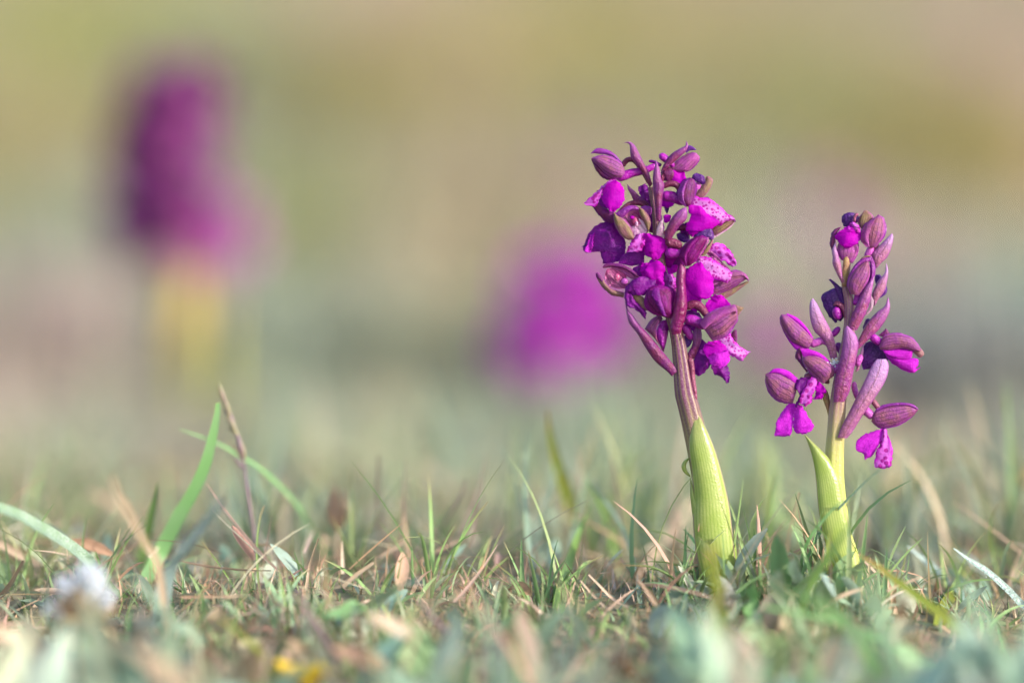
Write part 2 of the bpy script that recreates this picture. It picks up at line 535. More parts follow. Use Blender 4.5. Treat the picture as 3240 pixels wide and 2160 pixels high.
# patches of different growth on the rising meadow: (where, extent, plant colour)
OLIVE, MOSS, PINK, SAGE, TAN, TEAL, BROWN, RUST, GREY = ((0.38, 0.34, 0.10), (0.38, 0.39, 0.13), (0.54, 0.41, 0.39), (0.33, 0.39, 0.30), (0.50, 0.42, 0.28),
                                                   (0.22, 0.37, 0.32), (0.43, 0.36, 0.26), (0.50, 0.36, 0.26), (0.27, 0.28, 0.29))
SPOTS = [(70, 120, 170, MOSS), (230, 60, 150, MOSS), (140, 330, 130, OLIVE), (520, 110, 140, SAGE), (770, 40, 190, PINK), (1000, 90, 140, TAN),
         (1330, 80, 200, OLIVE), (870, 340, 150, OLIVE), (640, 330, 120, SAGE), (1060, 250, 140, TAN), (1100, 480, 160, BROWN), (1760, 100, 190, RUST), (1600, 300, 160, TAN),
         (2030, 60, 160, TAN), (2290, 120, 130, PINK), (2310, 320, 120, RUST), (2150, 400, 100, OLIVE), (1880, 250, 130, TAN), (1700, 420, 130, SAGE),
         (150, 620, 190, SAGE), (700, 600, 170, SAGE), (960, 640, 160, TAN), (1080, 760, 150, TAN), (800, 780, 130, SAGE), (1500, 620, 150, TAN), (60, 760, 120, PINK), (250, 830, 110, PINK),
         (2270, 780, 110, TEAL), (2120, 700, 110, PINK), (2150, 560, 120, TAN), (1780, 640, 120, SAGE), (1650, 830, 110, SAGE), (2290, 660, 130, TEAL), (1900, 760, 110, SAGE), (1100, 880, 90, SAGE), (480, 760, 100, SAGE), (1420, 850, 110, SAGE), (2180, 880, 90, GREY), (650, 900, 100, SAGE), (1080, 960, 110, TEAL), (1350, 980, 90, TEAL), (760, 960, 90, SAGE),
         (980, 860, 100, TAN), (90, 880, 70, PINK), (2270, 960, 90, GREY), (2050, 930, 80, PINK), (1500, 960, 80, SAGE), (1750, 1050, 80, TEAL), (420, 960, 70, GREY), (200, 960, 90, SAGE), (1950, 420, 90, TAN), (1800, 850, 100, TAN)]
PW = []
for (sx, sy, sr, sc) in SPOTS:
    c = px_to_ground(sx, sy + 55)
    t = px_to_ground(sx, max(sy + 55 - sr, -60))
    b = px_to_ground(sx, sy + 55 + sr)
    PW.append((c[0], c[1], sr / (FPX * 2352 / W0) * c[1], max(0.12, (t[1] - b[1]) / 2), sc))


def growth(x, y):
    x = np.asarray(x, float)
    y = np.asarray(y, float)
    w = np.full(x.shape, 0.02)
    c = np.ones(x.shape + (3,)) * np.array((0.40, 0.36, 0.20)) * 0.02
    for (cx, cy, rx, ry, sc) in PW:
        g = np.exp(-((x - cx) / rx) ** 2 - ((y - cy) / ry) ** 2)
        w += g
        c += g[..., None] * np.array(sc)
    return c / w[..., None]


def color_attr(me, col):
    a = me.color_attributes.new('Col', 'FLOAT_COLOR', 'POINT')
    a.data.foreach_set('color', np.c_[col, np.ones(len(col))].astype(np.float32).ravel())


ys = np.r_[np.arange(-2, 0.6, 0.2), np.arange(0.6, 2.6, 0.02), np.arange(2.6, 9, 0.08), np.geomspace(9, 900, 40)]
xs = np.r_[-np.geomspace(900, 0.8, 40), np.arange(-0.78, 0.79, 0.02), np.geomspace(0.8, 900, 40)]
X, Y = np.meshgrid(xs, ys)
Zg = gz(X, Y)
V = np.stack([X, Y, Zg], -1).reshape(-1, 3)
nx = len(xs)
idx = np.arange(len(V)).reshape(X.shape)
F = np.stack([idx[:-1, :-1], idx[:-1, 1:], idx[1:, 1:], idx[1:, :-1]], -1).reshape(-1, 4)
me = bpy.data.meshes.new('ground')
me.from_pydata(V.tolist(), [], F.tolist())
me.materials.append(M['soil'])
gc = growth(X, Y)
nearw = np.clip((2.5 - Y) / 0.5, 0, 1)[..., None]
gc = gc * 0.85 * (1 - nearw) + nearw * np.array((0.24, 0.22, 0.15))
color_attr(me, gc.reshape(-1, 3))
me.polygons.foreach_set('use_smooth', [True] * len(F))
ground = bpy.data.objects.new('ground', me)
C.objects.link(ground)
ground['kind'] = 'structure'
ground['label'] = 'gently rising meadow ground under the orchids and grass'


# ------------------------------------------------------------------ scattered grass, straw and leaves
def scatter(name, xyz, az, th0, kap, L, Wd, col, seg=6, fold=0.25, shape='blade', curl=0.0, tipcol=None, wmin=0.08):
    n = len(L)
    s = np.linspace(0, 1, seg + 1)
    th = th0[:, None] + kap[:, None] * s[None, :]
    ds = L[:, None] / seg
    dr = np.sin(th) * ds
    dz = np.cos(th) * ds
    r = np.cumsum(np.c_[np.zeros(n), dr[:, :-1]], 1)
    z = np.cumsum(np.c_[np.zeros(n), dz[:, :-1]], 1)
    ca, sa = np.cos(az)[:, None], np.sin(az)[:, None]
    cx = xyz[:, 0:1] + r * ca
    cy = xyz[:, 1:2] + r * sa
    cz = xyz[:, 2:3] + z
    if shape == 'blade':
        w = Wd[:, None] * np.clip((1 - s) ** 0.6 * (0.75 + 0.25 * np.minimum(1, s * 3)), wmin, 1)[None, :]
    else:
        w = Wd[:, None] * np.clip(np.sin(np.pi * (0.06 + 0.93 * s)) ** 0.75, wmin, 1)[None, :]
    tw = rng.uniform(-0.9, 0.9, n)[:, None] * (0.4 + s[None, :])
    # side vector: horizontal, twisted about the blade
    sx, sy = -sa, ca
    nxv, nyv, nzv = -np.cos(th) * ca, -np.cos(th) * sa, np.sin(th)
    Sx = np.cos(tw) * sx + np.sin(tw) * nxv
    Sy = np.cos(tw) * sy + np.sin(tw) * nyv
    Sz = np.sin(tw) * nzv
    Nx = -np.sin(tw) * sx + np.cos(tw) * nxv
    Ny = -np.sin(tw) * sy + np.cos(tw) * nyv
    Nz = np.cos(tw) * nzv
    V = np.zeros((n, seg + 1, 3, 3))
    for j, (k, f) in enumerate(((-0.5, fold), (0, 0), (0.5, fold))):
        V[:, :, j, 0] = cx + w * (k * Sx + f * Nx)
        V[:, :, j, 1] = cy + w * (k * Sy + f * Ny)
        V[:, :, j, 2] = cz + w * (k * Sz + f * Nz)
    cc = np.repeat(np.repeat(col[:, None, None, :], seg + 1, 1), 3, 2)
    if tipcol is not None:
        k = np.clip((s - 0.7) / 0.3, 0, 1)[None, :, None, None] * (rng.random(n) < 0.5)[:, None, None, None]
        cc = cc * (1 - k) + k * np.array(tipcol)
    per = (seg + 1) * 3
    b = (np.arange(n) * per)[:, None, None]
    i = (np.arange(seg) * 3)[None, :, None]
    j = np.arange(2)[None, None, :]
    a0 = b + i + j
    F = np.stack([a0, a0 + 1, a0 + 4, a0 + 3], -1).reshape(-1, 4)
    V = V.reshape(-1, 3)
    me = bpy.data.meshes.new(name)
    me.vertices.add(len(V))
    me.vertices.foreach_set('co', V.astype(np.float32).ravel())
    me.loops.add(len(F) * 4)
    me.loops.foreach_set('vertex_index', F.astype(np.int32).ravel())
    me.polygons.add(len(F))
    me.polygons.foreach_set('loop_start', np.arange(0, len(F) * 4, 4, dtype=np.int32))
    me.polygons.foreach_set('use_smooth', np.ones(len(F), dtype=bool))
    me.update(calc_edges=True)
    color_attr(me, cc.reshape(-1, 3))
    me.materials.append(M['scatter'])
    o = bpy.data.objects.new(name, me)
    C.objects.link(o)
    o['kind'] = 'stuff'
    return o


def wedge(n, y0, y1, k=0.155, m=0.05, bias=1.0):
    y = y0 + (y1 - y0) * rng.random(n) ** bias
    x = rng.uniform(-1, 1, n) * (k * y + m)
    return np.c_[x, y, gz(x, y) - 0.001]


def pick(pal, n, jit=0.18):
    pal = np.array(pal)
    c = pal[rng.integers(0, len(pal), n)]
    return np.clip(1.22 * c * (1 + rng.normal(0, jit, (n, 1))) * (1 + rng.normal(0, 0.06, (n, 3))), 0.01, 0.9)


GREENS = [(0.20, 0.30, 0.12), (0.17, 0.29, 0.12), (0.25, 0.34, 0.14), (0.24, 0.33, 0.20), (0.30, 0.38, 0.25), (0.28, 0.34, 0.15)]
SAGES = [(0.28, 0.37, 0.25), (0.24, 0.35, 0.26), (0.36, 0.43, 0.33), (0.22, 0.34, 0.28), (0.20, 0.31, 0.17), (0.42, 0.48, 0.38), (0.30, 0.38, 0.34)]
MINTS = [(0.30, 0.40, 0.29), (0.26, 0.38, 0.30), (0.22, 0.33, 0.28), (0.36, 0.44, 0.34), (0.28, 0.38, 0.18), (0.20, 0.30, 0.14), (0.44, 0.42, 0.34), (0.16, 0.25, 0.18), (0.50, 0.40, 0.30), (0.46, 0.34, 0.26)]
DEADS = [(0.56, 0.38, 0.26), (0.48, 0.31, 0.22), (0.62, 0.48, 0.36), (0.40, 0.25, 0.17), (0.54, 0.38, 0.31), (0.36, 0.24, 0.19), (0.66, 0.54, 0.44)]


def clump(p, f=16.0, ph=0.0):
    """clumpiness of the turf"""
    return 0.5 + 0.25 * np.sin(p[:, 0] * f * 2.3 + ph + 2 * np.sin(p[:, 1] * f)) + 0.25 * np.sin(p[:, 1] * f * 1.7 + 3 * ph + p[:, 0] * f)


def faded(col, p):
    """further off the turf passes into the growth of the rising meadow"""
    k = np.clip((p[:, 1] - 1.6) / 0.4, 0, 0.95)[:, None]
    return col * (1 - k) + k * np.clip(growth(p[:, 0], p[:, 1]) * rng.uniform(0.95, 1.55, (len(p), 1)), 0, 0.9)


U = rng.uniform


def short_lane(p, a=640, b=1):
    """the turf stays short in front of the far left orchid"""
    px = W0 / 2 + p[:, 0] / p[:, 1] * FPX
    return p[~((px > 430) & (px < 780) & (p[:, 1] > 1.56) & (p[:, 1] < 2.3) & (rng.random(len(p)) < 0.96))]


p = wedge(2300, 1.2, 2.7, bias=1.2)
p = short_lane(p[rng.random(len(p)) < 0.2 + 0.8 * clump(p, 14, 0.5)])
nb = rng.integers(4, 13, len(p))
own = np.repeat(np.arange(len(p)), nb)
off = rng.normal(0, 0.0026, (len(own), 2))
tall = rng.gamma(6, 0.0034, len(p))[own]
tint = pick(GREENS, len(p))[own]
q = p[own, :2] + off
p = np.c_[q, gz(q[:, 0], q[:, 1]) - 0.001]
n = len(p)
g = scatter('short_grass', p, np.arctan2(off[:, 1], off[:, 0]) + rng.normal(0, 0.6, n), np.abs(rng.normal(0.18, 0.2, n)) + np.hypot(off[:, 0], off[:, 1]) * 60, rng.normal(0.7, 0.5, n), np.minimum(tall * U(0.4, 1.2, n), 0.042), U(0.0007, 0.0020, n), faded(np.clip(tint * (1 + rng.normal(0, 0.12, (n, 1))), 0.01, 0.9), p), tipcol=(0.42, 0.30, 0.18))
g['label'] = 'short fine green grass growing thinly over the meadow'
p = wedge(9000, 1.05, 2.7, bias=1.2)
p = p[rng.random(len(p)) < 0.2 + 0.8 * clump(p, 11, 2.5)]
p = short_lane(p)
p = p[rng.random(len(p)) < np.clip(0.62 - 3.0 * p[:, 0], 0.18, 1)]
n = len(p)
p[:, 2] += U(0, 0.010, n)
g = scatter('dead_grass', p, U(0, 6.283, n), rng.normal(1.2, 0.35, n), rng.normal(0.1, 0.4, n), np.minimum(rng.gamma(4, 0.0058, n), 0.034), U(0.0006, 0.0017, n), faded(pick(DEADS, n), p), fold=0.15)
g['label'] = 'tan and pale brown dead grass matted over the ground'
p = wedge(5200, 1.3, 2.6, bias=1.1)
p = short_lane(p[rng.random(len(p)) < 0.25 + 0.75 * clump(p, 9, 4.0)])
n = len(p)
g = scatter('low_leaves', p, U(0, 6.283, n), rng.normal(0.9, 0.35, n), rng.normal(0.4, 0.4, n), rng.gamma(6, 0.0018, n), U(0.002, 0.0048, n), faded(pick(SAGES, n), p), fold=0.12, shape='leaf')
g['label'] = 'small sage green leaves of low ground cover between the grass'
p = wedge(2000, 1.1, 2.5, bias=1.2)
p = p[rng.random(len(p)) < np.clip(0.40 - 2.2 * p[:, 0], 0.08, 0.9)]
n = len(p)
p[:, 2] += U(0, 0.008, n)
g = scatter('dry_leaves', p, U(0, 6.283, n), rng.normal(1.25, 0.35, n), rng.normal(0.3, 0.9, n), rng.gamma(6, 0.0016, n), U(0.0015, 0.0045, n), 0.85 * faded(pick(DEADS[:5], n), p), fold=0.4, shape='leaf')
g['label'] = 'brown curled dead leaves lying in the turf'
p = wedge(26000, 1.30, 1.85, k=0.13, m=0.02, bias=1.3)
n = len(p)
pc = pick(GREENS + DEADS + DEADS[:4], n, 0.2) * 0.8
g = scatter('moss', p, U(0, 6.283, n), np.abs(rng.normal(0.5, 0.4, n)), rng.normal(0.3, 0.5, n), rng.gamma(5, 0.0011, n), U(0.0005, 0.0013, n), pc, seg=3)
g['label'] = 'low brown green mossy mat between the grass'
# broad soft leaves and blades on the bank nearest the viewer
def bank_plants(n, y0, y1, seedph, powr):
    p = wedge(n, y0, y1, k=0.13)
    p = p[rng.random(len(p)) < 0.08 + 0.92 * clump(p, 13, seedph) ** powr]
    px = W0 / 2 + p[:, 0] / p[:, 1] * FPX
    keep = np.ones(len(p), bool)
    for a, b in ((1850, 2150), (870, 1070), (175, 330)):      # open gaps round the husk, the yellow flower and the frosted head
        keep &= ~((px > a) & (px < b) & (p[:, 1] < 1.405))
    return p[keep]


def by_side(pa, pb, p, jit):
    """drier turf on the one side of the bank, greener on the other"""
    n = len(p)
    k = rng.random(n) < np.clip(0.55 + 4.0 * p[:, 0], 0.25, 0.93)
    return np.where(k[:, None], pick(pa, n, jit), pick(pb, n, jit))


BLUES = [(0.26, 0.38, 0.33), (0.32, 0.44, 0.36), (0.22, 0.35, 0.31), (0.36, 0.46, 0.40), (0.28, 0.40, 0.26), (0.20, 0.32, 0.24), (0.24, 0.38, 0.18), (0.44, 0.44, 0.36), (0.50, 0.40, 0.32)]
p = bank_plants(900, 1.25, 1.41, 1.2, 1.3)
n = len(p)
hh = np.clip((0.16 - p[:, 1] * 0.1271 - p[:, 2]) + rng.gamma(1.7, 0.0058, n), 0.010, 0.06)
g = scatter('herb_leaves', p, U(0, 6.283, n), np.abs(rng.normal(0.22, 0.22, n)), rng.normal(0.6, 0.4, n), hh * 1.08, U(0.0045, 0.0115, n), by_side(BLUES, BLUES + [(0.42, 0.30, 0.22), (0.46, 0.35, 0.27)], p, 0.22), fold=0.18, shape='leaf')
g['label'] = 'soft blurred blue green and sage leaves on the bank at the bottom of the photo'
p = bank_plants(2200, 1.29, 1.45, 3.1, 1.2)
n = len(p)
hh = np.clip((0.16 - p[:, 1] * 0.1271 - p[:, 2]) * 0.9 + rng.gamma(1.8, 0.0065, n), 0.010, 0.06)
g = scatter('bank_grass', p, U(0, 6.283, n), np.abs(rng.normal(0.3, 0.3, n)), rng.normal(0.9, 0.5, n), hh * 1.12, U(0.0010, 0.0026, n), by_side(GREENS[:5] + [(0.22, 0.36, 0.16), (0.26, 0.40, 0.24)], DEADS + GREENS, p, 0.22), fold=0.2)
g['label'] = 'soft blurred green grass blades on the bank at the bottom of the photo'
# turf pressed round the feet of the two orchids
q = []
for (cx, cy) in ((0.0595, 1.449), (0.0965, 1.449)):
    m_ = 150
    q.append(np.c_[rng.normal(cx, 0.009, m_), cy + rng.normal(-0.006, 0.009, m_)])
q = np.vstack(q)
p = np.c_[q, gz(q[:, 0], q[:, 1]) - 0.001]
n = len(p)
g = scatter('foot_grass', p, U(0, 6.283, n), np.abs(rng.normal(0.4, 0.3, n)), rng.normal(0.7, 0.5, n), rng.gamma(5, 0.0036, n), U(0.0008, 0.0024, n), pick(GREENS + [(0.20, 0.34, 0.12), (0.17, 0.30, 0.14)] + DEADS[:2], n, 0.2))
g['label'] = 'tangled green grass round the feet of the two orchids in focus'
q = []
for (cx, cy, m_) in ((0.0595, 1.436, 10), (0.078, 1.430, 18), (0.0965, 1.436, 9)):
    q.append(np.c_[rng.normal(cx, 0.008, m_), cy + rng.normal(0, 0.006, m_)])
q = np.vstack(q)
p = np.c_[q, gz(q[:, 0], q[:, 1]) - 0.001]
n = len(p)
g = scatter('foot_leaves', p, U(0, 6.283, n), np.abs(rng.normal(0.5, 0.35, n)), rng.normal(0.5, 0.4, n), rng.gamma(6, 0.0025, n), U(0.003, 0.0065, n), pick(SAGES + [(0.16, 0.33, 0.18), (0.20, 0.38, 0.20)], n, 0.18), fold=0.15, shape='leaf')
g['label'] = 'rounded sage and green herb leaves round the feet of the two orchids in focus'
# longer soft grass standing behind the orchids
p = wedge(1900, 1.56, 2.25, bias=0.8)
p = short_lane(p[rng.random(len(p)) < 0.12 + 0.88 * clump(p, 8, 0.9) ** 1.6])
hl = rng.gamma(7, 0.0047, len(p))
for (cx, cy, cn, ch) in ((0.035, 1.56, 50, 0.044), (0.012, 1.54, 30, 0.040), (0.165, 1.56, 45, 0.046), (0.118, 1.54, 22, 0.040), (-0.075, 1.53, 26, 0.034), (0.125, 1.62, 30, 0.036), (-0.09, 1.60, 40, 0.034), (-0.055, 1.55, 26, 0.03), (0.072, 1.58, 30, 0.036), (0.19, 1.66, 30, 0.05)):
    q = np.c_[rng.normal(cx, 0.012, cn), rng.normal(cy, 0.02, cn)]
    p = np.vstack([p, np.c_[q, gz(q[:, 0], q[:, 1]) - 0.001]])
    hl = np.r_[hl, ch * U(0.5, 1.25, cn)]
n = len(p)
lc = pick([(0.24, 0.34, 0.24), (0.22, 0.33, 0.27), (0.28, 0.36, 0.16), (0.34, 0.42, 0.29), (0.22, 0.33, 0.14), (0.26, 0.34, 0.28), (0.48, 0.40, 0.30), (0.36, 0.38, 0.20)], n)
k = np.clip((p[:, 1] - 1.7) / 0.4, 0, 0.7)[:, None]
lc = 0.85 * (lc * (1 - k) + k * growth(p[:, 0], p[:, 1]))
g = scatter('long_grass', p, U(0, 6.283, n), np.abs(rng.normal(0.12, 0.16, n)), rng.normal(0.45, 0.35, n), hl, U(0.0012, 0.0032, n), lc)
g['label'] = 'longer soft grey green grass standing out of focus behind the orchids'

# meadow beyond: taller, looser growth whose kind changes from patch to patch
p = wedge(26000, 2.3, 8.5, k=0.17, m=0.1, bias=1.6)
n = len(p)
col = np.clip(0.98 * growth(p[:, 0], p[:, 1]) * (1 + rng.normal(0, 0.25, (n, 1))) * (1 + rng.normal(0, 0.08, (n, 3))), 0.02, 0.85)
hm = rng.gamma(5, 0.008, n)
TUSS = [(2270, 2.45, TEAL, 0.045, 0.05), (2330, 2.15, GREY, 0.05, 0.05), (860, 4.0, OLIVE, 0.11, 0.07), (1330, 5.4, OLIVE, 0.07, 0.10), (2150, 3.6, OLIVE, 0.09, 0.06), (100, 3.9, MOSS, 0.09, 0.06),
        (560, 4.4, SAGE, 0.10, 0.09), (1700, 4.0, MOSS, 0.09, 0.08), (1120, 3.1, BROWN, 0.07, 0.07), (640, 3.2, SAGE, 0.07, 0.07), (1500, 2.7, SAGE, 0.06, 0.06), (90, 2.9, SAGE, 0.07, 0.07), (1150, 2.35, SAGE, 0.04, 0.05),
        (720, 2.4, SAGE, 0.04, 0.06), (1600, 2.4, SAGE, 0.04, 0.05), (1850, 2.6, SAGE, 0.05, 0.05), (2080, 2.5, PINK, 0.06, 0.03), (300, 5.2, MOSS, 0.11, 0.10), (1000, 5.4, TAN, 0.10, 0.10), (1850, 5.2, TAN, 0.10, 0.12)]
for k in range(46):
    TUSS.append((rng.uniform(-200, 2550), rng.uniform(2.6, 7.5), (TAN, SAGE, TAN, MOSS, BROWN, SAGE, PINK, TAN)[k % 8], rng.uniform(0.03, 0.075), rng.uniform(0.03, 0.07)))
for (xd, Yt, tc, th, tr_) in TUSS:
    m_ = int(min(700, 14000 * tr_ * tr_ / 0.006 * 0.35 + 120))
    q = np.c_[(xd * W0 / 2352 - W0 / 2) / FPX * Yt + rng.normal(0, tr_ * 0.55, m_), Yt + rng.normal(0, tr_ * 0.7, m_)]
    p = np.vstack([p, np.c_[q, gz(q[:, 0], q[:, 1]) - 0.001]])
    hm = np.r_[hm, th * U(0.5, 1.15, m_)]
    col = np.vstack([col, np.clip(0.98 * np.array(tc) * (1 + rng.normal(0, 0.22, (m_, 1))), 0.02, 0.8)])
n = len(p)
g = scatter('meadow_grass', p, U(0, 6.283, n), rng.normal(0.5, 0.35, n), rng.normal(0.5, 0.5, n), hm, U(0.002, 0.005, n) * (1 + p[:, 1] * 0.15), col, seg=3)
g['label'] = 'blurred olive, tan and sage growth of the meadow rising behind the orchids'


# ------------------------------------------------------------------ things
def tag(o, label, cat=None, group=None):
    o['label'] = label
    if cat:
        o['category'] = cat
    if group:
        o['group'] = group
    return o


def thing(name, origin, label, cat, group=None):
    o = bpy.data.objects.new(name, None)
    C.objects.link(o)
    o.location = origin
    o.empty_display_size = 0.01
    o['_o'] = tuple(float(q) for q in origin)
    return tag(o, label, cat, group)


def part_empty(name, parent):
    o = bpy.data.objects.new(name, None)
    C.objects.link(o)
    o.parent = parent
    o['_o'] = parent['_o']
    o.empty_display_size = 0.005
    return o


_seed = [10]


def piece(parent, name, m, crop, L, R, d=0.0, bulge=12, **kw):
    _seed[0] += 1
    mb = MB()
    patch(mb, m, P(crop, L, d), P(crop, R, d), bulge, seed=_seed[0], **kw)
    return mb.build(name, parent)


def tpiece(parent, name, m, crop, pts, rad, d=0.0, **kw):
    mb = MB()
    k = CROP[crop][2]
    tube(mb, m, P(crop, pts, d), [r / k for r in rad], **kw)
    return mb.build(name, parent)


def bud(parent, name, m, crop, L, R, d=0.0, bulge=22, fold=0.0, **kw):
    """hood sepal with the margin of the petal underneath showing along its edges"""
    _seed[0] += 1
    mb = MB()
    l, r = P(crop, L, d), P(crop, R, d)
    patch(mb, m, l, r, bulge * 0.85, seed=_seed[0], pw=0.68, closed=True, back=0.7, ripple=1.6, fray=0.35, nu=22, nv=13, **kw)
    l2, r2 = resample(l, 16), resample(r, 16)
    c = (l2 + r2) / 2
    t = np.sin(np.linspace(0, 1, 16) * 2.9)[:, None]
    l2, r2 = l2 + (l2 - c) * 0.10 * t, r2 + (r2 - c) * 0.14 * t
    l2[:, 2] += 5
    r2[:, 2] += 7
    if fold:
        m3 = resample(P(crop, L, d), 16)
        q3 = m3 * (1 - fold) + resample(P(crop, R, d), 16) * fold
        m3[:, 2] -= bulge * 0.30
        q3[:, 2] -= bulge * 0.95
        patch(mb, {'sepal': 'sepal_rose', 'sepal_dark': 'petal_mauve'}.get(m, m), m3, q3, bulge * 0.35, seed=_seed[0] + 400, pw=0.8, ripple=2.0, fray=0.6, nu=20, nv=9)
    under = {'sepal': 'petal_mauve', 'sepal_olive': 'sepal_rose', 'sepal_rose': 'petal_mauve', 'sepal_dark': 'lip_dark'}.get(m, m)
    patch(mb, under, l2, r2, bulge * 0.3, seed=_seed[0] + 900, pw=0.8, ripple=2.5, fray=0.8, nu=18, nv=9)
    return mb.build(name, parent)


def bract(parent, m, crop, L, R, d=0.0, bulge=13, **kw):
    kw.setdefault('nu', 26)
    return piece(parent, 'bract', m, crop, L, R, d, bulge, pw=0.6, closed=True, back=0.35, nv=11, **kw)


def lip(parent, parts, name='lip'):
    """one lip made of lobes: (material, crop, left edge, right edge, depth, dome)"""
    mb = MB()
    for (m, crop, L, R, d, b) in parts:
        _seed[0] += 1
        l, q = P(crop, L, d), P(crop, R, d)
        if crop in ('A1', 'A2'):
            mid_ = np.vstack([l, q]).mean(0)
            l, q = [np.c_[mid_[:2] + (e[:, :2] - mid_[:2]) * 1.07, e[:, 2]] for e in (l, q)]
        patch(mb, m, l, q, b, pw=0.8, seed=_seed[0], ripple=4.5, fray=1.5, nu=24, nv=13)
    return mb.build(name, parent)


# ---------------- first orchid
base1 = at(2285, 1850)
base1[2] = gz(base1[0], base1[1])
A = thing('orchid', base1, 'tall purple orchid crowded with open magenta flowers, the larger one in focus', 'orchid')
mb = MB()
tube(mb, 'stem_purple', P('N', '2290,1880 2262,1700 2215,1440 2180,1290 2167,1240 2153,1130 2141,1056 2112,950 2087,824 2078,690 2060,592'), [40, 40, 36, 32, 31, 24, 20, 19, 17, 14, 10], n=60, k=30, ridge=0.07, nr=6, caps=False)
mb.build('stem', A)
piece(A, 'sheath_leaf', 'sheath', 'g3', '940,1120 918,950 898,760 884,640 884,545', '1030,1120 990,950 960,800 920,660 884,545', d=-16, bulge=22, pw=0.6, nu=30, closed=True, back=0.2)
piece(A, 'sheath_leaf', 'sheath', 'g3', '985,1180 930,1000 908,880 898,760 902,650 892,520 878,400 888,300 920,235', '1120,1120 1112,1000 1100,880 1080,700 1050,560 1010,420 970,320 940,262 922,235', d=-24, bulge=32, pw=0.6, nu=40, nv=16, closed=True, back=0.5, ripple=1.5)
tpiece(A, 'leaf_curl', 'sheath', 'g3', '884,450 862,468 852,492 860,518 886,545', [3, 9, 12, 10, 4], d=-8)
piece(A, 'basal_leaf', 'sheath', 'g3', '1080,1060 1085,960 1095,880 1102,800', '1125,1060 1120,960 1112,880 1104,800', d=-14, bulge=10)

# bracts
bract(A, 'bract_deep', 'A1', '1010,640 960,520 900,430 840,350 790,270 780,150 755,122 715,120', '1045,600 1010,480 960,380 900,260 850,160 800,112 750,106 715,118', d=-14)
bract(A, 'bract_deep', 'A1', '1090,1030 1070,800 1048,600 1052,480 1070,400 1086,315', '1140,1030 1165,750 1185,600 1152,550 1135,450 1110,370 1087,315', d=-34, bulge=16)
bract(A, 'bract_deep', 'A1', '1000,840 900,800 830,790 795,720 760,660 752,600', '1010,830 940,770 880,720 830,670 790,640 757,598', d=22, bulge=6)
bract(A, 'bract_deep', 'A1', '1180,1240 1188,1160 1240,1040 1300,950 1370,890 1425,865', '1262,1245 1300,1180 1360,1090 1430,1020 1452,950 1440,875', d=-46, bulge=20)
bract(A, 'membrane', 'A1', '1090,1190 1095,1120 1130,1040 1178,995', '1180,1220 1172,1120 1168,1050 1179,998', d=-44, bulge=5)
bract(A, 'bract_deep', 'A1', '1140,450 1180,360 1260,250 1350,190 1425,150 1435,95', '1200,430 1290,350 1370,280 1440,210 1462,150 1440,96', d=6)
bract(A, 'ovary_red', 'A2', '1180,950 1165,850 1195,650 1225,500 1222,350 1240,230 1272,175', '1272,940 1315,800 1345,650 1335,500 1325,350 1330,240 1288,176', d=-58, bulge=20)
bract(A, 'bract_deep', 'A2', '1180,1400 1120,1340 1000,1240 900,1100 800,930 720,830 690,720 670,555', '1240,1340 1180,1250 1080,1130 940,960 830,840 760,740 712,690 678,555', d=-18, bulge=16)
bract(A, 'bract_deep', 'A2', '1080,1130 1000,1000 905,905 890,880 950,790 1020,740', '1102,1130 1040,1050 1012,900 1035,840 1080,780 1062,748', d=8, bulge=10)
bract(A, 'bract_deep', 'A2', '1340,1230 1350,1150 1400,1050 1400,950 1440,860', '1420,1210 1470,1100 1500,1000 1500,920 1480,850', d=0, bulge=12)
tpiece(A, 'stem_ridge', 'ovary', 'A2', '1372,1200 1395,1300 1405,1420 1425,1568 1440,1660', [36, 30, 28, 26, 14], d=-6)

# flower 1, closed hood at the top left
f = part_empty('flower', A)
bud(f, 'sepal', 'sepal', 'A1', '722,430 680,350 580,290 480,265 390,275 333,302', '722,480 690,520 600,532 500,482 420,400 334,308', d=-8)
bud(f, 'sepal', 'sepal_dark', 'A1', '625,535 520,470 420,380 345,300', '605,545 530,548 450,510 385,430 335,315', d=2, bulge=14)
piece(f, 'petal', 'petal_mauve', 'A1', '700,370 590,290 500,255 420,248 370,240 328,246', '690,340 610,250 540,205 460,183 390,184 330,236', d=2, bulge=8)
tpiece(f, 'ovary', 'ovary_deep', 'A1', '690,400 720,350 760,315 830,318 900,400 960,500 1010,600', [30, 32, 32, 32, 30, 26, 22], d=10)
tpiece(f, 'spur', 'spur', 'A1', '630,545 720,500 800,470 900,450 1000,420 1090,372', [40, 55, 52, 46, 40, 34], d=4)
# flower 2, round magenta lip at the left
f = part_empty('flower', A)
lip(f, [('lip', 'A1', '605,560 530,600 480,680 470,760 500,840 560,905', '620,560 670,600 712,680 714,760 680,840 600,912', -16, 14),
        ('lip_spotted_soft', 'A1', '610,535 540,560 430,650 340,740 265,800', '630,560 540,600 475,690 435,750 400,830 350,845 268,825', -6, 6)])
bud(f, 'sepal', 'sepal_dark', 'A1', '640,1040 650,950 540,900 460,850 410,800 350,850', '610,1050 520,1040 440,970 380,900 346,855', d=8, bulge=14)
piece(f, 'column', 'lip_dark', 'A1', '440,720 420,780 440,850', '480,720 520,800 560,900', d=2, bulge=4)
tpiece(f, 'ovary', 'ovary_deep', 'A1', '640,950 700,890 780,830 870,815 960,850 1060,950', [24, 30, 32, 32, 30, 24], d=14)
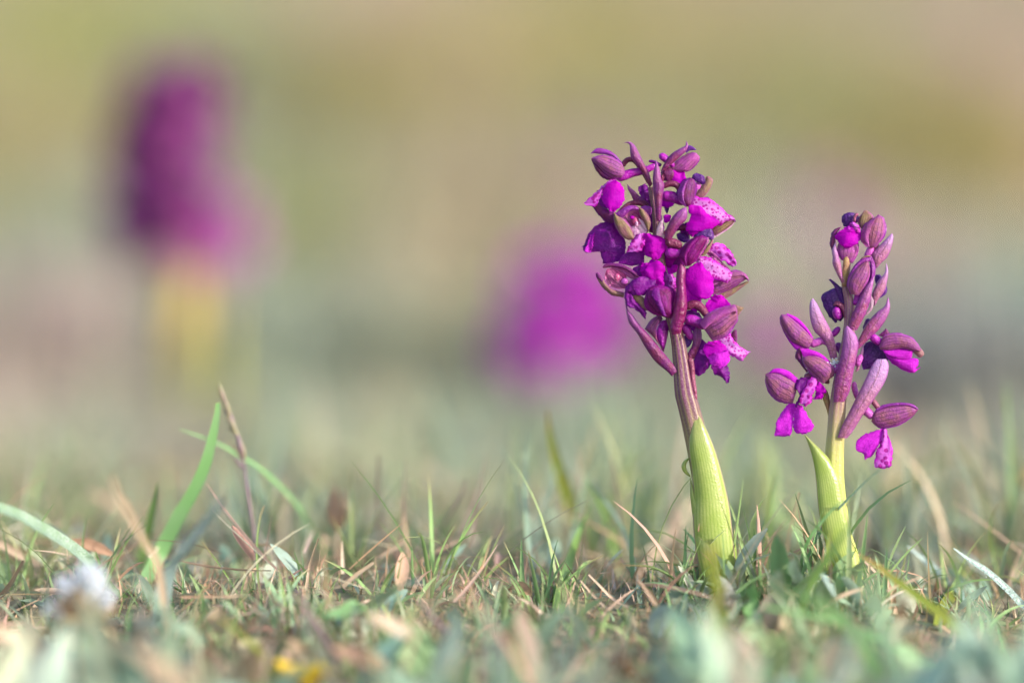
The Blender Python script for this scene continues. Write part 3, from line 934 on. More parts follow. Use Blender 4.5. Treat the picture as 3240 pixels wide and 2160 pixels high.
# flower 3, open hood facing the viewer
f = part_empty('flower', A)
bud(f, 'sepal', 'sepal_olive', 'A1', '596,930 596,1020 635,1120 690,1200 760,1242 825,1238', '606,925 670,970 740,1040 790,1100 825,1180 832,1225', d=-26, bulge=14)
piece(f, 'sepal', 'sepal_olive', 'A1', '800,850 870,870 900,960 950,1050 985,1130 990,1160', '850,845 940,890 1005,965 1030,1040 1015,1110 992,1165', d=-22, bulge=14, pw=0.7)
piece(f, 'petal', 'petal_mauve', 'A1', '615,935 680,895 760,850 830,845 900,870', '640,985 700,985 760,930 810,905 880,900', d=-28, bulge=10)
piece(f, 'petal', 'petal_mauve', 'A1', '890,870 910,930 980,970', '960,845 1040,870 1040,945', d=-6, bulge=10)
piece(f, 'throat', 'inside', 'A1', '650,960 700,1100 790,1190 860,1195', '860,880 960,960 1000,1080 980,1180', d=2, bulge=-16)
piece(f, 'throat', 'floor_pale', 'A1', '800,1090 820,1150 838,1195', '955,1050 990,1110 960,1185', d=-12, bulge=3)
piece(f, 'throat', 'floor_pale', 'A1', '880,1000 920,1060 960,1130', '900,1000 960,1050 990,1140', d=-20, bulge=3)
mb = MB()
blob(mb, 'column', at(*P('A1', '840,1020', -14)[0]), 11 * PX, 10 * PX, 15 * PX)
blob(mb, 'floor_pale', at(*P('A1', '862,1060', -22)[0]), 5 * PX, 5 * PX, 9 * PX)
blob(mb, 'lip', at(*P('A1', '808,985', -20)[0]), 8 * PX, 6 * PX, 6 * PX)
mb.build('column', f)
lip(f, [('lip_spotted_soft', 'A1', '850,1190 790,1290 745,1370 770,1385', '945,1175 955,1260 935,1340 900,1378 830,1372', -28, 8),
        ('lip', 'A1', '940,1175 960,1270 1000,1380 1040,1460 1075,1472', '1000,1178 1100,1205 1195,1250 1205,1330 1155,1410 1100,1468', -32, 10)])
# flower 4, big lip at the lower left, its shade put into the dark violet colour
f = part_empty('flower', A)
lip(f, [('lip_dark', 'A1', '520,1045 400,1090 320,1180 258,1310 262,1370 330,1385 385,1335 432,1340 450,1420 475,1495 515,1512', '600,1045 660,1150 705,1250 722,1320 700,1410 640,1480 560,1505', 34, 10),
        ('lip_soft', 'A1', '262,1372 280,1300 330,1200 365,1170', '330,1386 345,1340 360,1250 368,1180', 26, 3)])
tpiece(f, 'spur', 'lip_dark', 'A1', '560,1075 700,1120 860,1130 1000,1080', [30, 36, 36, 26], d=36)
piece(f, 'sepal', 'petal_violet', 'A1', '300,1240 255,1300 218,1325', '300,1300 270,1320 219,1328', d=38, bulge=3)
# flower 5, right hand flower with a broad spotted lip
f = part_empty('flower', A)
bud(f, 'sepal', 'sepal_dark', 'A1', '1425,860 1358,800 1338,700 1365,610 1420,545 1480,523', '1470,860 1512,830 1545,700 1552,620 1532,550 1486,524', d=-26, bulge=24, fold=0.36)
piece(f, 'sepal', 'sepal_olive', 'A1', '1530,740 1595,640 1650,570 1665,515 1692,503', '1590,762 1652,740 1712,660 1748,570 1740,535 1700,505', d=6, bulge=10)
bud(f, 'petal', 'petal_violet', 'A1', '1500,530 1515,500 1560,473 1622,490', '1545,560 1590,582 1640,592 1658,540 1632,492', d=-8, bulge=8)
piece(f, 'petal', 'spur_pink', 'A1', '1520,600 1530,680 1560,670', '1560,570 1610,590 1600,650', d=2, bulge=6)
tpiece(f, 'ovary', 'ovary_deep', 'A1', '1170,640 1210,605 1275,592 1340,620 1380,700', [30, 36, 38, 38, 34], d=-14)
tpiece(f, 'spur', 'spur', 'A1', '1140,740 1200,735 1280,745 1380,790 1450,800', [46, 62, 64, 58, 40], d=-6)
lip(f, [('lip', 'A1', '1490,850 1470,920 1490,965 1468,1030 1445,1110 1470,1165 1508,1192', '1600,860 1700,950 1810,1030 1765,1085 1720,1115 1640,1150 1540,1192', -26, 14),
        ('lip_spotted', 'A1', '1500,850 1530,740 1600,755 1690,770 1810,840 1900,930 1985,990', '1490,870 1560,890 1650,950 1740,1020 1830,1075 1890,1015 1986,1005', -18, 10),
        ('petal_mauve', 'A1', '1640,775 1690,760 1800,830 1900,920 1990,995', '1680,790 1780,840 1870,915 1950,990 2000,1030', -4, 4)])
# flower 6, pointed hood at the far right
f = part_empty('flower', A)
bud(f, 'sepal', 'sepal_olive', 'A1', '1720,1040 1820,1005 1900,965 1965,960 2005,1005', '1755,1212 1850,1160 1950,1090 2008,1030', d=6, bulge=14)
piece(f, 'sepal', 'floor_pale', 'A1', '1750,1200 1850,1155 1950,1085 2005,1025', '1768,1220 1860,1168 1955,1098 2008,1032', d=4, bulge=2)
tpiece(f, 'ovary', 'ovary_deep', 'A1', '1760,1120 1650,1130 1480,1110 1330,1110 1150,1180', [40, 36, 34, 32, 24], d=30)
# flower 7, brown hood in the middle right
f = part_empty('flower', A)
bud(f, 'sepal', 'hood_magenta', 'A1', '1425,1550 1360,1440 1378,1370 1440,1285 1530,1218 1605,1192', '1480,1545 1560,1480 1615,1400 1672,1290 1682,1230 1622,1194', d=-44, bulge=28, fold=0.36)
piece(f, 'sepal', 'sepal_rose', 'A1', '1560,1480 1590,1400 1650,1290 1670,1210', '1600,1440 1640,1360 1700,1270 1700,1220', d=-48, bulge=6)
bud(f, 'petal', 'petal_violet', 'A1', '1520,1222 1550,1160 1640,1108 1705,1092', '1640,1225 1700,1242 1742,1232 1752,1160 1732,1108', d=-26, bulge=12)
piece(f, 'sepal', 'sepal_olive', 'A1', '1600,1425 1640,1350 1690,1300 1740,1240', '1640,1430 1690,1390 1730,1320 1756,1245', d=-20, bulge=8)
tpiece(f, 'ovary', 'ovary_deep', 'A1', '1190,1270 1240,1275 1310,1290 1390,1330', [46, 56, 56, 44], d=-40)
tpiece(f, 'spur', 'spur', 'A1', '1190,1400 1260,1400 1380,1405', [52, 62, 56], d=-36)
lip(f, [('lip_spotted_soft', 'A2', '1590,-30 1680,-30 1760,0 1832,90 1866,185', '1570,60 1640,110 1700,150 1745,150 1790,195 1832,208', 0, 8),
        ('bract', 'A2', '1565,60 1600,40 1680,110 1740,190 1795,196', '1562,85 1640,150 1700,190 1750,205 1790,200', -4, 4)])
# flower 8, round magenta lip with a spotted middle
f = part_empty('flower', A)
lip(f, [('lip', 'A2', '1460,190 1372,240 1340,350 1362,450 1422,522 1500,557', '1490,180 1565,270 1625,335 1615,400 1622,480 1582,540 1522,557', -30, 16),
        ('lip_spotted', 'A2', '1452,160 1500,118 1572,118 1682,180 1792,260 1822,310', '1465,200 1550,280 1630,345 1700,365 1772,378 1812,320', -24, 9),
        ('lip', 'A2', '1320,380 1300,480 1330,590 1400,600', '1350,360 1400,500 1500,560 1470,590', -18, 6)])
bud(f, 'sepal', 'sepal', 'A2', '1610,370 1720,325 1820,268 1900,262 1982,300 2008,380', '1620,525 1720,495 1800,462 1900,405 1982,352 2008,386', d=2, bulge=18, fold=0.36)
piece(f, 'sepal', 'sepal_olive', 'A2', '1660,525 1800,462 1900,412 1992,372', '1750,568 1830,522 1920,455 2012,386', d=6, bulge=6)
piece(f, 'petal', 'sepal_dark', 'A2', '1600,150 1690,160 1760,200 1830,270', '1640,200 1700,240 1760,280 1815,300', d=-6, bulge=6)
# flower 9, open rosy flower at the left
f = part_empty('flower', A)
bud(f, 'sepal', 'sepal_olive', 'A2', '365,330 400,395 460,465 540,525 660,548', '385,285 430,330 470,400 540,458 665,498', d=-14, bulge=10)
piece(f, 'sepal', 'sepal_dark', 'A2', '430,222 470,183 600,183 700,218 790,278 848,350', '442,234 540,224 640,238 740,288 815,345 842,362', d=-22, bulge=8)
piece(f, 'sepal', 'sepal_dark', 'A2', '362,330 358,290 378,280', '475,430 430,340 386,282', d=-18, bulge=5)
piece(f, 'petal', 'inside', 'A2', '478,240 455,320 490,410 580,452 665,455', '545,222 690,240 770,300 800,345 720,410 685,445', d=4, bulge=-14)
piece(f, 'petal', 'sepal_rose', 'A2', '545,228 640,250 740,300 800,350', '560,245 650,285 720,335 790,358', d=-12, bulge=5)
piece(f, 'throat', 'floor_pale', 'A2', '690,310 730,320 800,340', '690,400 740,385 810,352', d=-8, bulge=3)
mb = MB()
blob(mb, 'column', at(*P('A2', '588,330', -10)[0]), 10 * PX, 8 * PX, 12 * PX)
blob(mb, 'spur_pink', at(*P('A2', '668,375', -14)[0]), 11 * PX, 8 * PX, 10 * PX)
mb.build('column', f)
lip(f, [('lip_dark', 'A2', '680,450 672,540 700,640 760,662 820,700 882,768', '745,400 755,490 775,580 842,630 887,700 890,766', -34, 10),
        ('lip_dark', 'A2', '680,460 750,375 850,330 1000,325', '740,515 830,522 910,510 985,455', -40, 14),
        ('lip_spotted_soft', 'A2', '1085,330 1100,400 1130,470', '1190,290 1225,380 1215,480', -24, 6),
        ('lip', 'A2', '860,180 840,250 870,320 920,340', '930,190 940,250 950,320 940,345', -20, 6)])
# flower 10, dark flower hanging in the middle
f = part_empty('flower', A)
lip(f, [('lip', 'A2', '905,335 900,250 950,178 1022,158', '1085,430 1085,300 1105,260 1072,190 1032,158', -36, 14),
        ('lip_dark', 'A2', '960,330 980,440 1080,460', '1100,250 1140,330 1190,450', -26, 8)])
bud(f, 'sepal', 'hood_magenta', 'A2', '1170,775 1040,742 950,702 888,600 900,500 935,445', '1195,765 1190,650 1198,520 1175,460 1050,418 980,428', d=-50, bulge=26)
piece(f, 'sepal', 'sepal_olive', 'A2', '745,520 785,590 855,672 925,695', '800,500 885,560 905,620 935,692', d=-30, bulge=8)
piece(f, 'petal', 'lip_dark', 'A2', '985,450 960,520 1010,620 1080,740', '1040,440 1060,560 1090,660 1120,750', d=-74, bulge=4)
# flower 11, hood and spotted lip at the lower right
f = part_empty('flower', A)
bud(f, 'sepal', 'sepal', 'A2', '1480,830 1540,750 1650,690 1760,650 1862,638 1880,700', '1612,1012 1690,990 1770,950 1835,870 1885,800 1884,740', d=-40, bulge=34, fold=0.36)
piece(f, 'sepal', 'sepal_olive', 'A2', '1800,640 1850,622 1900,640 1955,655', '1860,780 1890,760 1920,710 1956,660', d=-14, bulge=6)
tpiece(f, 'ovary', 'ovary_deep', 'A2', '1330,680 1370,635 1430,622 1500,665 1565,760', [34, 44, 48, 46, 36], d=-24)
tpiece(f, 'spur', 'spur', 'A2', '1310,790 1400,790 1520,840 1600,860', [48, 62, 58, 30], d=-14)
tpiece(f, 'spur', 'spur', 'A2', '1295,840 1340,905 1400,1000', [36, 48, 34], d=2)
lip(f, [('lip', 'A2', '1640,1010 1560,1040 1522,1100 1545,1162 1575,1185', '1700,1020 1765,1100 1752,1150 1665,1152', -30, 10),
        ('lip_soft', 'A2', '1565,1170 1588,1240 1640,1292 1715,1308', '1700,1130 1782,1130 1798,1200 1782,1260 1722,1308', -34, 10),
        ('lip_spotted', 'A2', '1690,975 1790,928 1852,1020 1932,1090 2018,1130', '1670,1050 1750,1110 1820,1175 1880,1205 1932,1228 1982,1160 2018,1133', -22, 10),
        ('lip', 'A2', '1530,665 1580,578 1640,528 1700,528', '1562,725 1680,690 1795,640 1785,600 1735,550', -16, 10)])
piece(f, 'petal', 'sepal_dark', 'A2', '1800,960 1850,900 1882,900', '1880,1040 1885,980 1880,910', d=-4, bulge=5)
# flower 12, violet lip behind at the lower right
f = part_empty('flower', A)
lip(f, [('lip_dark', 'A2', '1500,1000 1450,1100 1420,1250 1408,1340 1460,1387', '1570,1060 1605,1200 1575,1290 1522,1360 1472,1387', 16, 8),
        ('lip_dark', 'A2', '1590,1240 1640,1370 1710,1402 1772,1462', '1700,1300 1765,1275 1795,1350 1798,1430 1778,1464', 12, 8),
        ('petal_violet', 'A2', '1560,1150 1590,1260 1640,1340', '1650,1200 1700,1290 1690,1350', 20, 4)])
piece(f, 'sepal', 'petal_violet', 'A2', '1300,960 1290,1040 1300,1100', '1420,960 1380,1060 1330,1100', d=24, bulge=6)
# flower 13, pink bud at the top right
f = part_empty('flower', A)
bud(f, 'sepal', 'sepal_rose', 'A1', '1240,420 1330,330 1440,250 1530,228 1560,245', '1385,455 1470,440 1555,360 1592,290 1565,248', d=18, bulge=18)
piece(f, 'sepal', 'petal_violet', 'A1', '1420,200 1465,148 1520,165 1557,198', '1440,240 1480,210 1530,205 1556,202', d=12, bulge=4)
tpiece(f, 'spur', 'spur', 'A1', '1125,250 1165,280 1230,330 1300,400', [36, 46, 44, 30], d=16)
lip(f, [('lip', 'A1', '1225,440 1235,560 1320,622 1400,585', '1300,390 1400,425 1425,500 1412,575', 26, 12)])
tpiece(f, 'ovary', 'ovary_deep', 'A1', '1240,440 1190,480 1150,540 1130,620', [40, 36, 32, 26], d=20)
tpiece(f, 'spur', 'lip_dark', 'A1', '1000,330 1060,340 1150,385', [16, 20, 22], d=22)
# flower 14, magenta spur and hood beneath the middle
f = part_empty('flower', A)
piece(f, 'spur', 'spur', 'A2', '1060,800 1010,900 1020,1000 1085,1125', '1145,780 1145,900 1122,1020 1092,1130', d=14, bulge=14, pw=0.6, closed=True)
piece(f, 'sepal', 'lip_dark', 'A2', '600,180 640,100 720,40 770,-40', '740,210 872,182 882,100 905,-20', d=14, bulge=10)
piece(f, 'sepal', 'lip_dark', 'A2', '1120,200 1130,60 1110,-40', '1260,200 1260,80 1220,-30', d=10, bulge=10)
piece(f, 'petal', 'lip', 'A2', '1160,250 1170,280 1195,290', '1180,200 1240,200 1240,270', d=-10, bulge=8)
piece(f, 'petal', 'lip_dark', 'A2', '760,230 750,300 860,330', '840,190 910,220 910,320', d=0, bulge=6)
piece(f, 'petal', 'lip', 'A1', '1170,970 1180,1040 1210,1050', '1190,950 1260,960 1250,1030', d=-16, bulge=8)
piece(f, 'sepal', 'petal_violet', 'A1', '1320,1180 1350,1250 1420,1280', '1380,1150 1470,1170 1480,1260', d=30, bulge=6)
piece(f, 'petal', 'lip_dark', 'A2', '1080,290 1090,400 1110,470', '1160,300 1215,400 1215,480', d=-14, bulge=6)
# flower 15, behind the stem, seen between the others
f = part_empty('flower', A)
piece(f, 'sepal', 'lip_dark', 'A1', '1000,640 940,700 960,800 1010,860', '1060,640 1080,720 1070,820 1050,880', d=34, bulge=-8)
piece(f, 'sepal', 'petal_violet', 'A1', '1170,830 1190,900 1210,940', '1220,800 1245,850 1225,930', d=34, bulge=-8)
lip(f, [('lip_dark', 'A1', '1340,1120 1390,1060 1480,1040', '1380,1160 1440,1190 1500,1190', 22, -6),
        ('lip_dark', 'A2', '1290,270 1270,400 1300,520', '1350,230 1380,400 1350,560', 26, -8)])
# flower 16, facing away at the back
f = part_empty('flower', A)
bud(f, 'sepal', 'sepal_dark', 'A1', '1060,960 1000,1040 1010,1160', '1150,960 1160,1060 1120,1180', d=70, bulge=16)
lip(f, [('lip', 'A2', '960,140 900,240 920,380 1000,460', '1060,120 1160,220 1170,380 1080,460', 74, -14)])
tpiece(f, 'spur', 'spur', 'A2', '1080,300 1100,420 1140,560', [40, 50, 34], d=56)

# flower 17, deep magenta lips packed round the middle of the spike
f = part_empty('flower', A)
lip(f, [('lip_dark', 'A1', '1000,860 960,960 1000,1080 1080,1150', '1080,860 1130,960 1180,1080 1160,1160', 26, 8),
        ('lip', 'A1', '1180,1290 1150,1400 1170,1500 1240,1560', '1330,1280 1400,1360 1390,1480 1300,1560', 10, 10),
        ('lip_dark', 'A2', '1090,-20 1060,60 1100,180 1180,240', '1240,-20 1300,60 1310,180 1250,250', 12, 8)])
f = part_empty('flower', A)
lip(f, [('lip_dark', 'A2', '1090,470 1060,600 1090,700 1150,760', '1200,460 1230,560 1240,680 1190,760', 4, 8),
        ('lip', 'A2', '1330,480 1310,560 1330,640 1400,680', '1420,540 1490,590 1500,660 1440,700', 0, 8),
        ('lip_dark', 'A2', '1320,700 1310,800 1340,880 1420,920', '1420,690 1480,740 1500,840 1460,910', 14, 8),
        ('lip', 'A1', '960,1180 930,1290 950,1400 1020,1450', '1090,1200 1130,1300 1110,1400 1060,1460', 14, 8)])
f = part_empty('flower', A)
bud(f, 'sepal', 'sepal_dark', 'A1', '1180,560 1150,480 1180,420 1230,400', '1270,570 1310,500 1300,440 1250,402', d=20, bulge=14)
lip(f, [('lip', 'A1', '1150,860 1130,800 1160,740 1220,700', '1240,870 1290,830 1290,760 1240,705', 24, 8),
        ('lip_dark', 'A1', '880,640 900,720 960,800 1010,820', '960,600 1010,660 1030,740 1030,810', 36, 6)])

# ---------------- second orchid
base2 = at(2695, 1855)
base2[2] = gz(base2[0], base2[1])
B = thing('orchid', base2, 'smaller slender orchid with striped mauve buds and few open lips, right of the larger one', 'orchid')
mb = MB()
tube(mb, 'stem_green', P('N', '2705,1880 2682,1760 2660,1680 2642,1540 2640,1450 2645,1360 2652,1270 2664,1180 2686,1050 2688,960 2676,890 2686,790'), [34, 33, 31, 30, 29, 27, 25, 22, 18, 16, 13, 9], n=60, k=30, ridge=0.06, nr=6, caps=False)
mb.build('stem', B)
piece(B, 'sheath_leaf', 'sheath', 'g4', '370,1140 290,900 252,720 236,540 215,430 190,360 178,333', '490,1130 428,920 388,720 358,560 315,470 262,410 180,333', d=-22, bulge=22, pw=0.6, nu=40, nv=16, closed=True, back=0.4, ripple=1.5)

bract(B, 'bract_pale', 'A3', '1010,915 950,800 905,690 908,620 898,540 936,448', '1052,890 1022,830 1002,700 972,600 950,500 938,448', d=-16)
bract(B, 'bract_pale', 'A3', '1388,745 1348,600 1372,548 1450,470 1540,380 1575,350', '1402,748 1450,690 1522,620 1572,500 1592,400 1578,350', d=-4)
bract(B, 'bract', 'A3', '1080,1440 1118,1290 1198,1100 1268,960 1340,870 1377,828', '1182,1440 1232,1350 1292,1230 1334,1100 1354,980 1380,828', d=-34, bulge=18)
bract(B, 'membrane', 'A3', '1270,1270 1320,1190 1330,1060', '1285,1275 1350,1210 1370,1110 1340,1050', d=-28, bulge=4)
bract(B, 'bract_pale', 'A3', '1372,1175 1348,1060 1360,1000 1420,880 1490,800 1502,740 1510,688', '1392,1150 1432,1080 1492,1000 1524,880 1534,780 1516,688', d=0)
bract(B, 'bract_pale', 'A3', '885,1770 812,1568 700,1450 652,1300 648,1150 680,1080', '962,1750 932,1568 882,1430 802,1280 742,1160 686,1080', d=-8)
bract(B, 'bract', 'A3', '1130,1660 1188,1560 1288,1370 1400,1240 1490,1170 1530,1068', '1205,1650 1292,1568 1352,1510 1432,1430 1502,1330 1554,1200 1536,1068', d=-6, bulge=15)
bract(B, 'bract', 'A4', '878,722 888,500 938,300 960,200 988,0 1000,-70 1022,-102', '992,718 1052,600 1092,400 1132,200 1148,100 1122,0 1062,-70 1026,-102', d=-44, bulge=20)
bract(B, 'bract_pale', 'A4', '920,1105 958,1000 1078,760 1198,520 1288,330 1345,258', '1022,1112 1082,1040 1202,850 1342,650 1442,480 1474,330 1444,258', d=-32, bulge=18)
bract(B, 'ovary_olive', 'A4', '828,900 800,800 765,700 750,620 770,560', '840,905 842,800 835,680 810,600 780,560', d=8, bulge=8)
# flower 1, top left with magenta lip
f = part_empty('flower', B)
bud(f, 'sepal', 'petal_violet', 'A3', '1035,275 1015,200 1030,140 1088,114', '1105,270 1180,222 1192,180 1162,130 1100,114', d=12, bulge=14)
bud(f, 'sepal', 'sepal_dark', 'A3', '1000,615 930,590 882,500 884,400 920,310 1000,274', '1030,640 965,540 935,440 952,350 1006,275', d=-4, bulge=14)
piece(f, 'sepal', 'sepal_rose', 'A3', '1000,650 958,560 968,470 1000,430', '1130,690 1192,580 1204,470 1182,430', d=-4, bulge=18, pw=0.6)
lip(f, [('lip', 'A3', '1045,275 928,380 950,420 992,470 1042,512', '1140,235 1202,280 1224,340 1222,420 1152,490 1082,517', -24, 16),
        ('lip_spotted_soft', 'A3', '1080,300 1100,240 1140,222', '1222,340 1210,280 1152,222', -32, 8)])
tpiece(f, 'petal', 'ovary', 'A3', '1150,225 1155,170 1175,138 1195,150', [18, 18, 20, 14], d=-10)
tpiece(f, 'ovary', 'ovary_olive', 'A3', '1065,560 1058,700 1040,860 1040,960', [30, 38, 38, 28], d=-10)
# flower 2, striped bud at the top right
f = part_empty('flower', B)
bud(f, 'sepal', 'sepal', 'A3', '1285,505 1230,430 1228,350 1268,260 1340,198 1395,162', '1395,505 1445,440 1492,350 1497,240 1472,170 1420,135', d=-16, bulge=26, fold=0.36)
bud(f, 'sepal', 'sepal_olive', 'A3', '1240,315 1193,230 1215,165 1262,92', '1275,262 1345,200 1355,150 1292,90', d=0, bulge=12)
tpiece(f, 'spur', 'spur_pink', 'A3', '1350,490 1320,560 1275,620', [40, 44, 34], d=0)
tpiece(f, 'ovary', 'ovary', 'A3', '1420,470 1400,520 1330,640', [30, 36, 30], d=8)
# flower 3, large striped bud in the centre
f = part_empty('flower', B)
bud(f, 'sepal', 'sepal', 'A3', '1112,1035 1074,950 1090,850 1150,760 1230,690 1300,658', '1202,1048 1272,950 1322,850 1332,760 1312,680 1302,658', d=-36, bulge=26)
piece(f, 'petal', 'petal_mauve', 'A3', '1072,905 1098,800 1160,700 1250,630 1330,620', '1095,870 1155,775 1232,702 1312,672 1342,660', d=-34, bulge=10)
bud(f, 'sepal', 'petal_mauve', 'A3', '1200,1040 1310,900 1335,750 1318,640 1340,598', '1240,1032 1342,900 1384,800 1378,680 1350,610', d=-28, bulge=16)
piece(f, 'sepal', 'sepal_olive', 'A3', '1190,680 1240,620 1300,596 1345,600', '1240,640 1300,620 1340,620', d=-30, bulge=5)
tpiece(f, 'spur', 'spur', 'A3', '1180,1020 1190,1080 1150,1160', [44, 44, 30], d=-16)
# flower 4, dark violet flower at the left
f = part_empty('flower', B)
bud(f, 'sepal', 'petal_violet', 'A3', '1000,1345 880,1290 818,1170 792,1060 838,1010 950,953', '1062,1255 1082,1150 1092,1050 1052,970 992,950', d=26, bulge=18)
bract(f, 'petal_violet', 'A3', '1092,1255 1002,1130 930,960 858,868', '1112,1235 1082,1080 980,940 884,863', d=12, bulge=6).name = 'sepal'
piece(f, 'sepal', 'petal_violet', 'A3', '860,1200 890,1300 935,1360', '900,1220 950,1300 960,1350', d=30, bulge=5)
tpiece(f, 'spur', 'spur', 'A3', '945,1180 955,1250 985,1320', [44, 52, 44], d=2)
tpiece(f, 'ovary', 'ovary', 'A3', '915,1160 960,1140 1020,1180 1060,1270 1075,1380', [16, 28, 34, 34, 26], d=6)
# flower 5, striped bud pointing left
f = part_empty('flower', B)
bud(f, 'sepal', 'sepal', 'A3', '690,1540 600,1440 480,1335 390,1268 328,1265', '640,1645 560,1622 440,1560 358,1450 313,1330 324,1270', d=-10, bulge=24)
piece(f, 'petal', 'lip_soft', 'A3', '690,1530 625,1420 520,1308 430,1263 385,1252', '685,1560 595,1450 480,1350 400,1290', d=-6, bulge=10)
piece(f, 'petal', 'lip_soft', 'A3', '560,1700 480,1650 400,1545 368,1460', '645,1650 565,1618 450,1570 382,1490', d=-2, bulge=8)
tpiece(f, 'spur', 'spur_pink', 'A4', '620,110 690,80 770,60 840,110', [40, 44, 42, 30], d=4)
# flower 6, striped bud beneath it
f = part_empty('flower', B)
bud(f, 'sepal', 'sepal', 'A4', '765,525 660,440 578,340 543,270 545,235', '882,440 888,350 822,285 720,232 620,220 552,233', d=-26, bulge=26)
piece(f, 'petal', 'lip_soft', 'A4', '885,370 835,280 740,198 640,158 560,148 518,140', '882,395 785,290 660,238 550,240', d=-20, bulge=12)
bud(f, 'sepal', 'sepal_dark', 'A4', '585,402 500,285 463,220 500,138', '605,395 545,285 545,200 565,140', d=-8, bulge=12)
tpiece(f, 'spur', 'spur_pink', 'A4', '860,390 900,370 940,300', [34, 42, 34], d=-14)
mb = MB()
for k in range(26):
    q = P('A4', '880,300', -26)[0] + np.r_[rng.normal(0, 8, 2), rng.normal(0, 4)]
    s = rng.uniform(2.2, 4.2) * PX
    blob(mb, 'frost', at(*q), s, s, s * 0.8, k=5, n=4)
o = mb.build('ice_crystals', f)
# flower 7, open flower low on the left
f = part_empty('flower', B)
bud(f, 'sepal', 'sepal', 'A4', '485,570 478,480 380,428 270,388 138,418', '440,735 340,724 240,672 158,560 139,428', d=-8, bulge=22)
piece(f, 'petal', 'lip_soft', 'A4', '495,470 400,390 310,358 230,363 178,408', '475,570 385,485 265,425 182,412', d=-12, bulge=10)
lip(f, [('lip_dark', 'A4', '560,455 480,480 458,560 505,640 455,772', '650,440 595,500 555,600 525,700 500,773', -18, 8),
        ('lip_spotted_soft', 'A4', '650,455 580,510 535,620 515,720 568,770', '722,480 702,560 652,640 638,720 582,770', -28, 8),
        ('lip', 'A4', '718,488 682,580 685,645 640,685', '762,530 798,600 772,660 742,692 650,692', -26, 8),
        ('lip_soft', 'A4', '385,735 320,830 268,930 236,1085', '445,735 445,900 435,1000 395,1088 250,1090', 4, 8),
        ('lip_soft', 'A4', '440,735 448,880 440,1000 470,1052 540,1058', '535,750 595,860 664,970 634,1030 590,1062', -4, 12)])
tpiece(f, 'ovary', 'ovary', 'A4', '560,470 640,430 740,440 830,520', [40, 44, 40, 28], d=4)
# flower 8, wide flower low on the right with hanging lip
f = part_empty('flower', B)
bud(f, 'sepal', 'sepal', 'A4', '1300,875 1335,800 1450,750 1600,735 1720,742 1790,792', '1285,930 1370,995 1480,984 1600,952 1720,882 1786,812', d=-10, bulge=22)
piece(f, 'petal', 'petal_mauve', 'A4', '1335,795 1480,738 1620,728 1732,743 1795,795', '1350,812 1480,775 1650,765 1790,802', d=-18, bulge=8)
tpiece(f, 'spur', 'spur_pink', 'A4', '1180,800 1230,820 1310,890', [36, 50, 46], d=-2)
tpiece(f, 'ovary', 'ovary', 'A4', '1275,700 1310,720 1370,800', [22, 32, 30], d=-4)
tpiece(f, 'spur', 'spur_pink', 'A4', '1100,500 1105,580 1140,690', [26, 34, 30], d=6)
lip(f, [('lip_soft', 'A4', '1395,1005 1280,1040 1168,1100 1118,1180 1128,1240 1200,1272 1208,1338', '1432,1005 1402,1100 1372,1180 1322,1262 1282,1312 1222,1342', -2, 10),
        ('lip_spotted_soft', 'A4', '1405,1005 1372,1180 1330,1270 1313,1412', '1438,1005 1492,1120 1513,1250 1502,1392 1432,1442 1330,1422', -8, 10)])
# flower 9, half open flower at the right
f = part_empty('flower', B)
bud(f, 'sepal', 'sepal', 'A4', '1368,110 1420,8 1550,-18 1700,18 1790,98 1822,160', '1380,155 1480,160 1600,145 1720,165 1812,178', d=-16, bulge=20)
bud(f, 'petal', 'lip_soft', 'A4', '1400,150 1480,168 1600,150 1732,168', '1425,190 1500,240 1590,270 1702,250 1735,182', d=-12, bulge=10)
bud(f, 'petal', 'lip_soft', 'A4', '1420,190 1500,290 1600,358 1720,405 1755,398 1818,345', '1520,240 1650,255 1770,258 1785,320 1752,365 1815,345', d=-4, bulge=14)
piece(f, 'sepal', 'sepal_olive', 'A4', '1728,178 1800,242 1842,225', '1772,110 1835,160 1855,200', d=-2, bulge=8)
tpiece(f, 'spur', 'spur', 'A4', '1260,0 1310,30 1400,95', [34, 46, 44], d=-2)
# flower 10, violet flower behind
f = part_empty('flower', B)
bud(f, 'sepal', 'petal_violet', 'A4', '1155,230 1200,150 1240,85 1325,58', '1195,375 1330,342 1462,240 1435,120 1345,66', d=36, bulge=16)
tpiece(f, 'spur', 'spur_pink', 'A4', '1125,340 1150,270 1180,210', [28, 40, 30], d=10)
tpiece(f, 'spur', 'petal_mauve', 'A4', '915,80 935,130 970,210', [36, 44, 30], d=18)
tpiece(f, 'spur', 'spur', 'A3', '890,1510 950,1450 985,1405', [32, 38, 28], d=14)
tpiece(f, 'petal', 'petal_violet', 'A3', '1310,1310 1300,1370 1260,1440', [36, 40, 30], d=16)
bract(f, 'bract_pale', 'A4', '1110,400 1150,250 1190,100', '1150,380 1195,230 1205,100', d=20, bulge=5).name = 'sepal'
piece(f, 'sepal', 'petal_violet', 'A3', '1382,885 1388,820 1440,815', '1445,1080 1512,1025 1518,950 1452,828', d=24, bulge=12)
piece(f, 'sepal', 'sepal_dark', 'A3', '1420,1500 1490,1440 1500,1420', '1480,1520 1550,1490 1520,1430', d=8, bulge=5)


# ------------------------------------------------------------------ single blades, stalks and seed heads that stand out
def rooted(W):
    """continue a blade down into the turf if its lower end would hang in the air"""
    g0 = float(gz(W[0][0], W[0][1]))
    if W[0][2] > g0 + 0.001:
        d = W[0] - W[1]
        d = d / (np.linalg.norm(d) + 1e-9)
        q = W[0] + d * 0.01
        q[2] = min(W[0][2] - 0.004, g0 - 0.002)
        W = np.vstack([q[None], W])
    return W


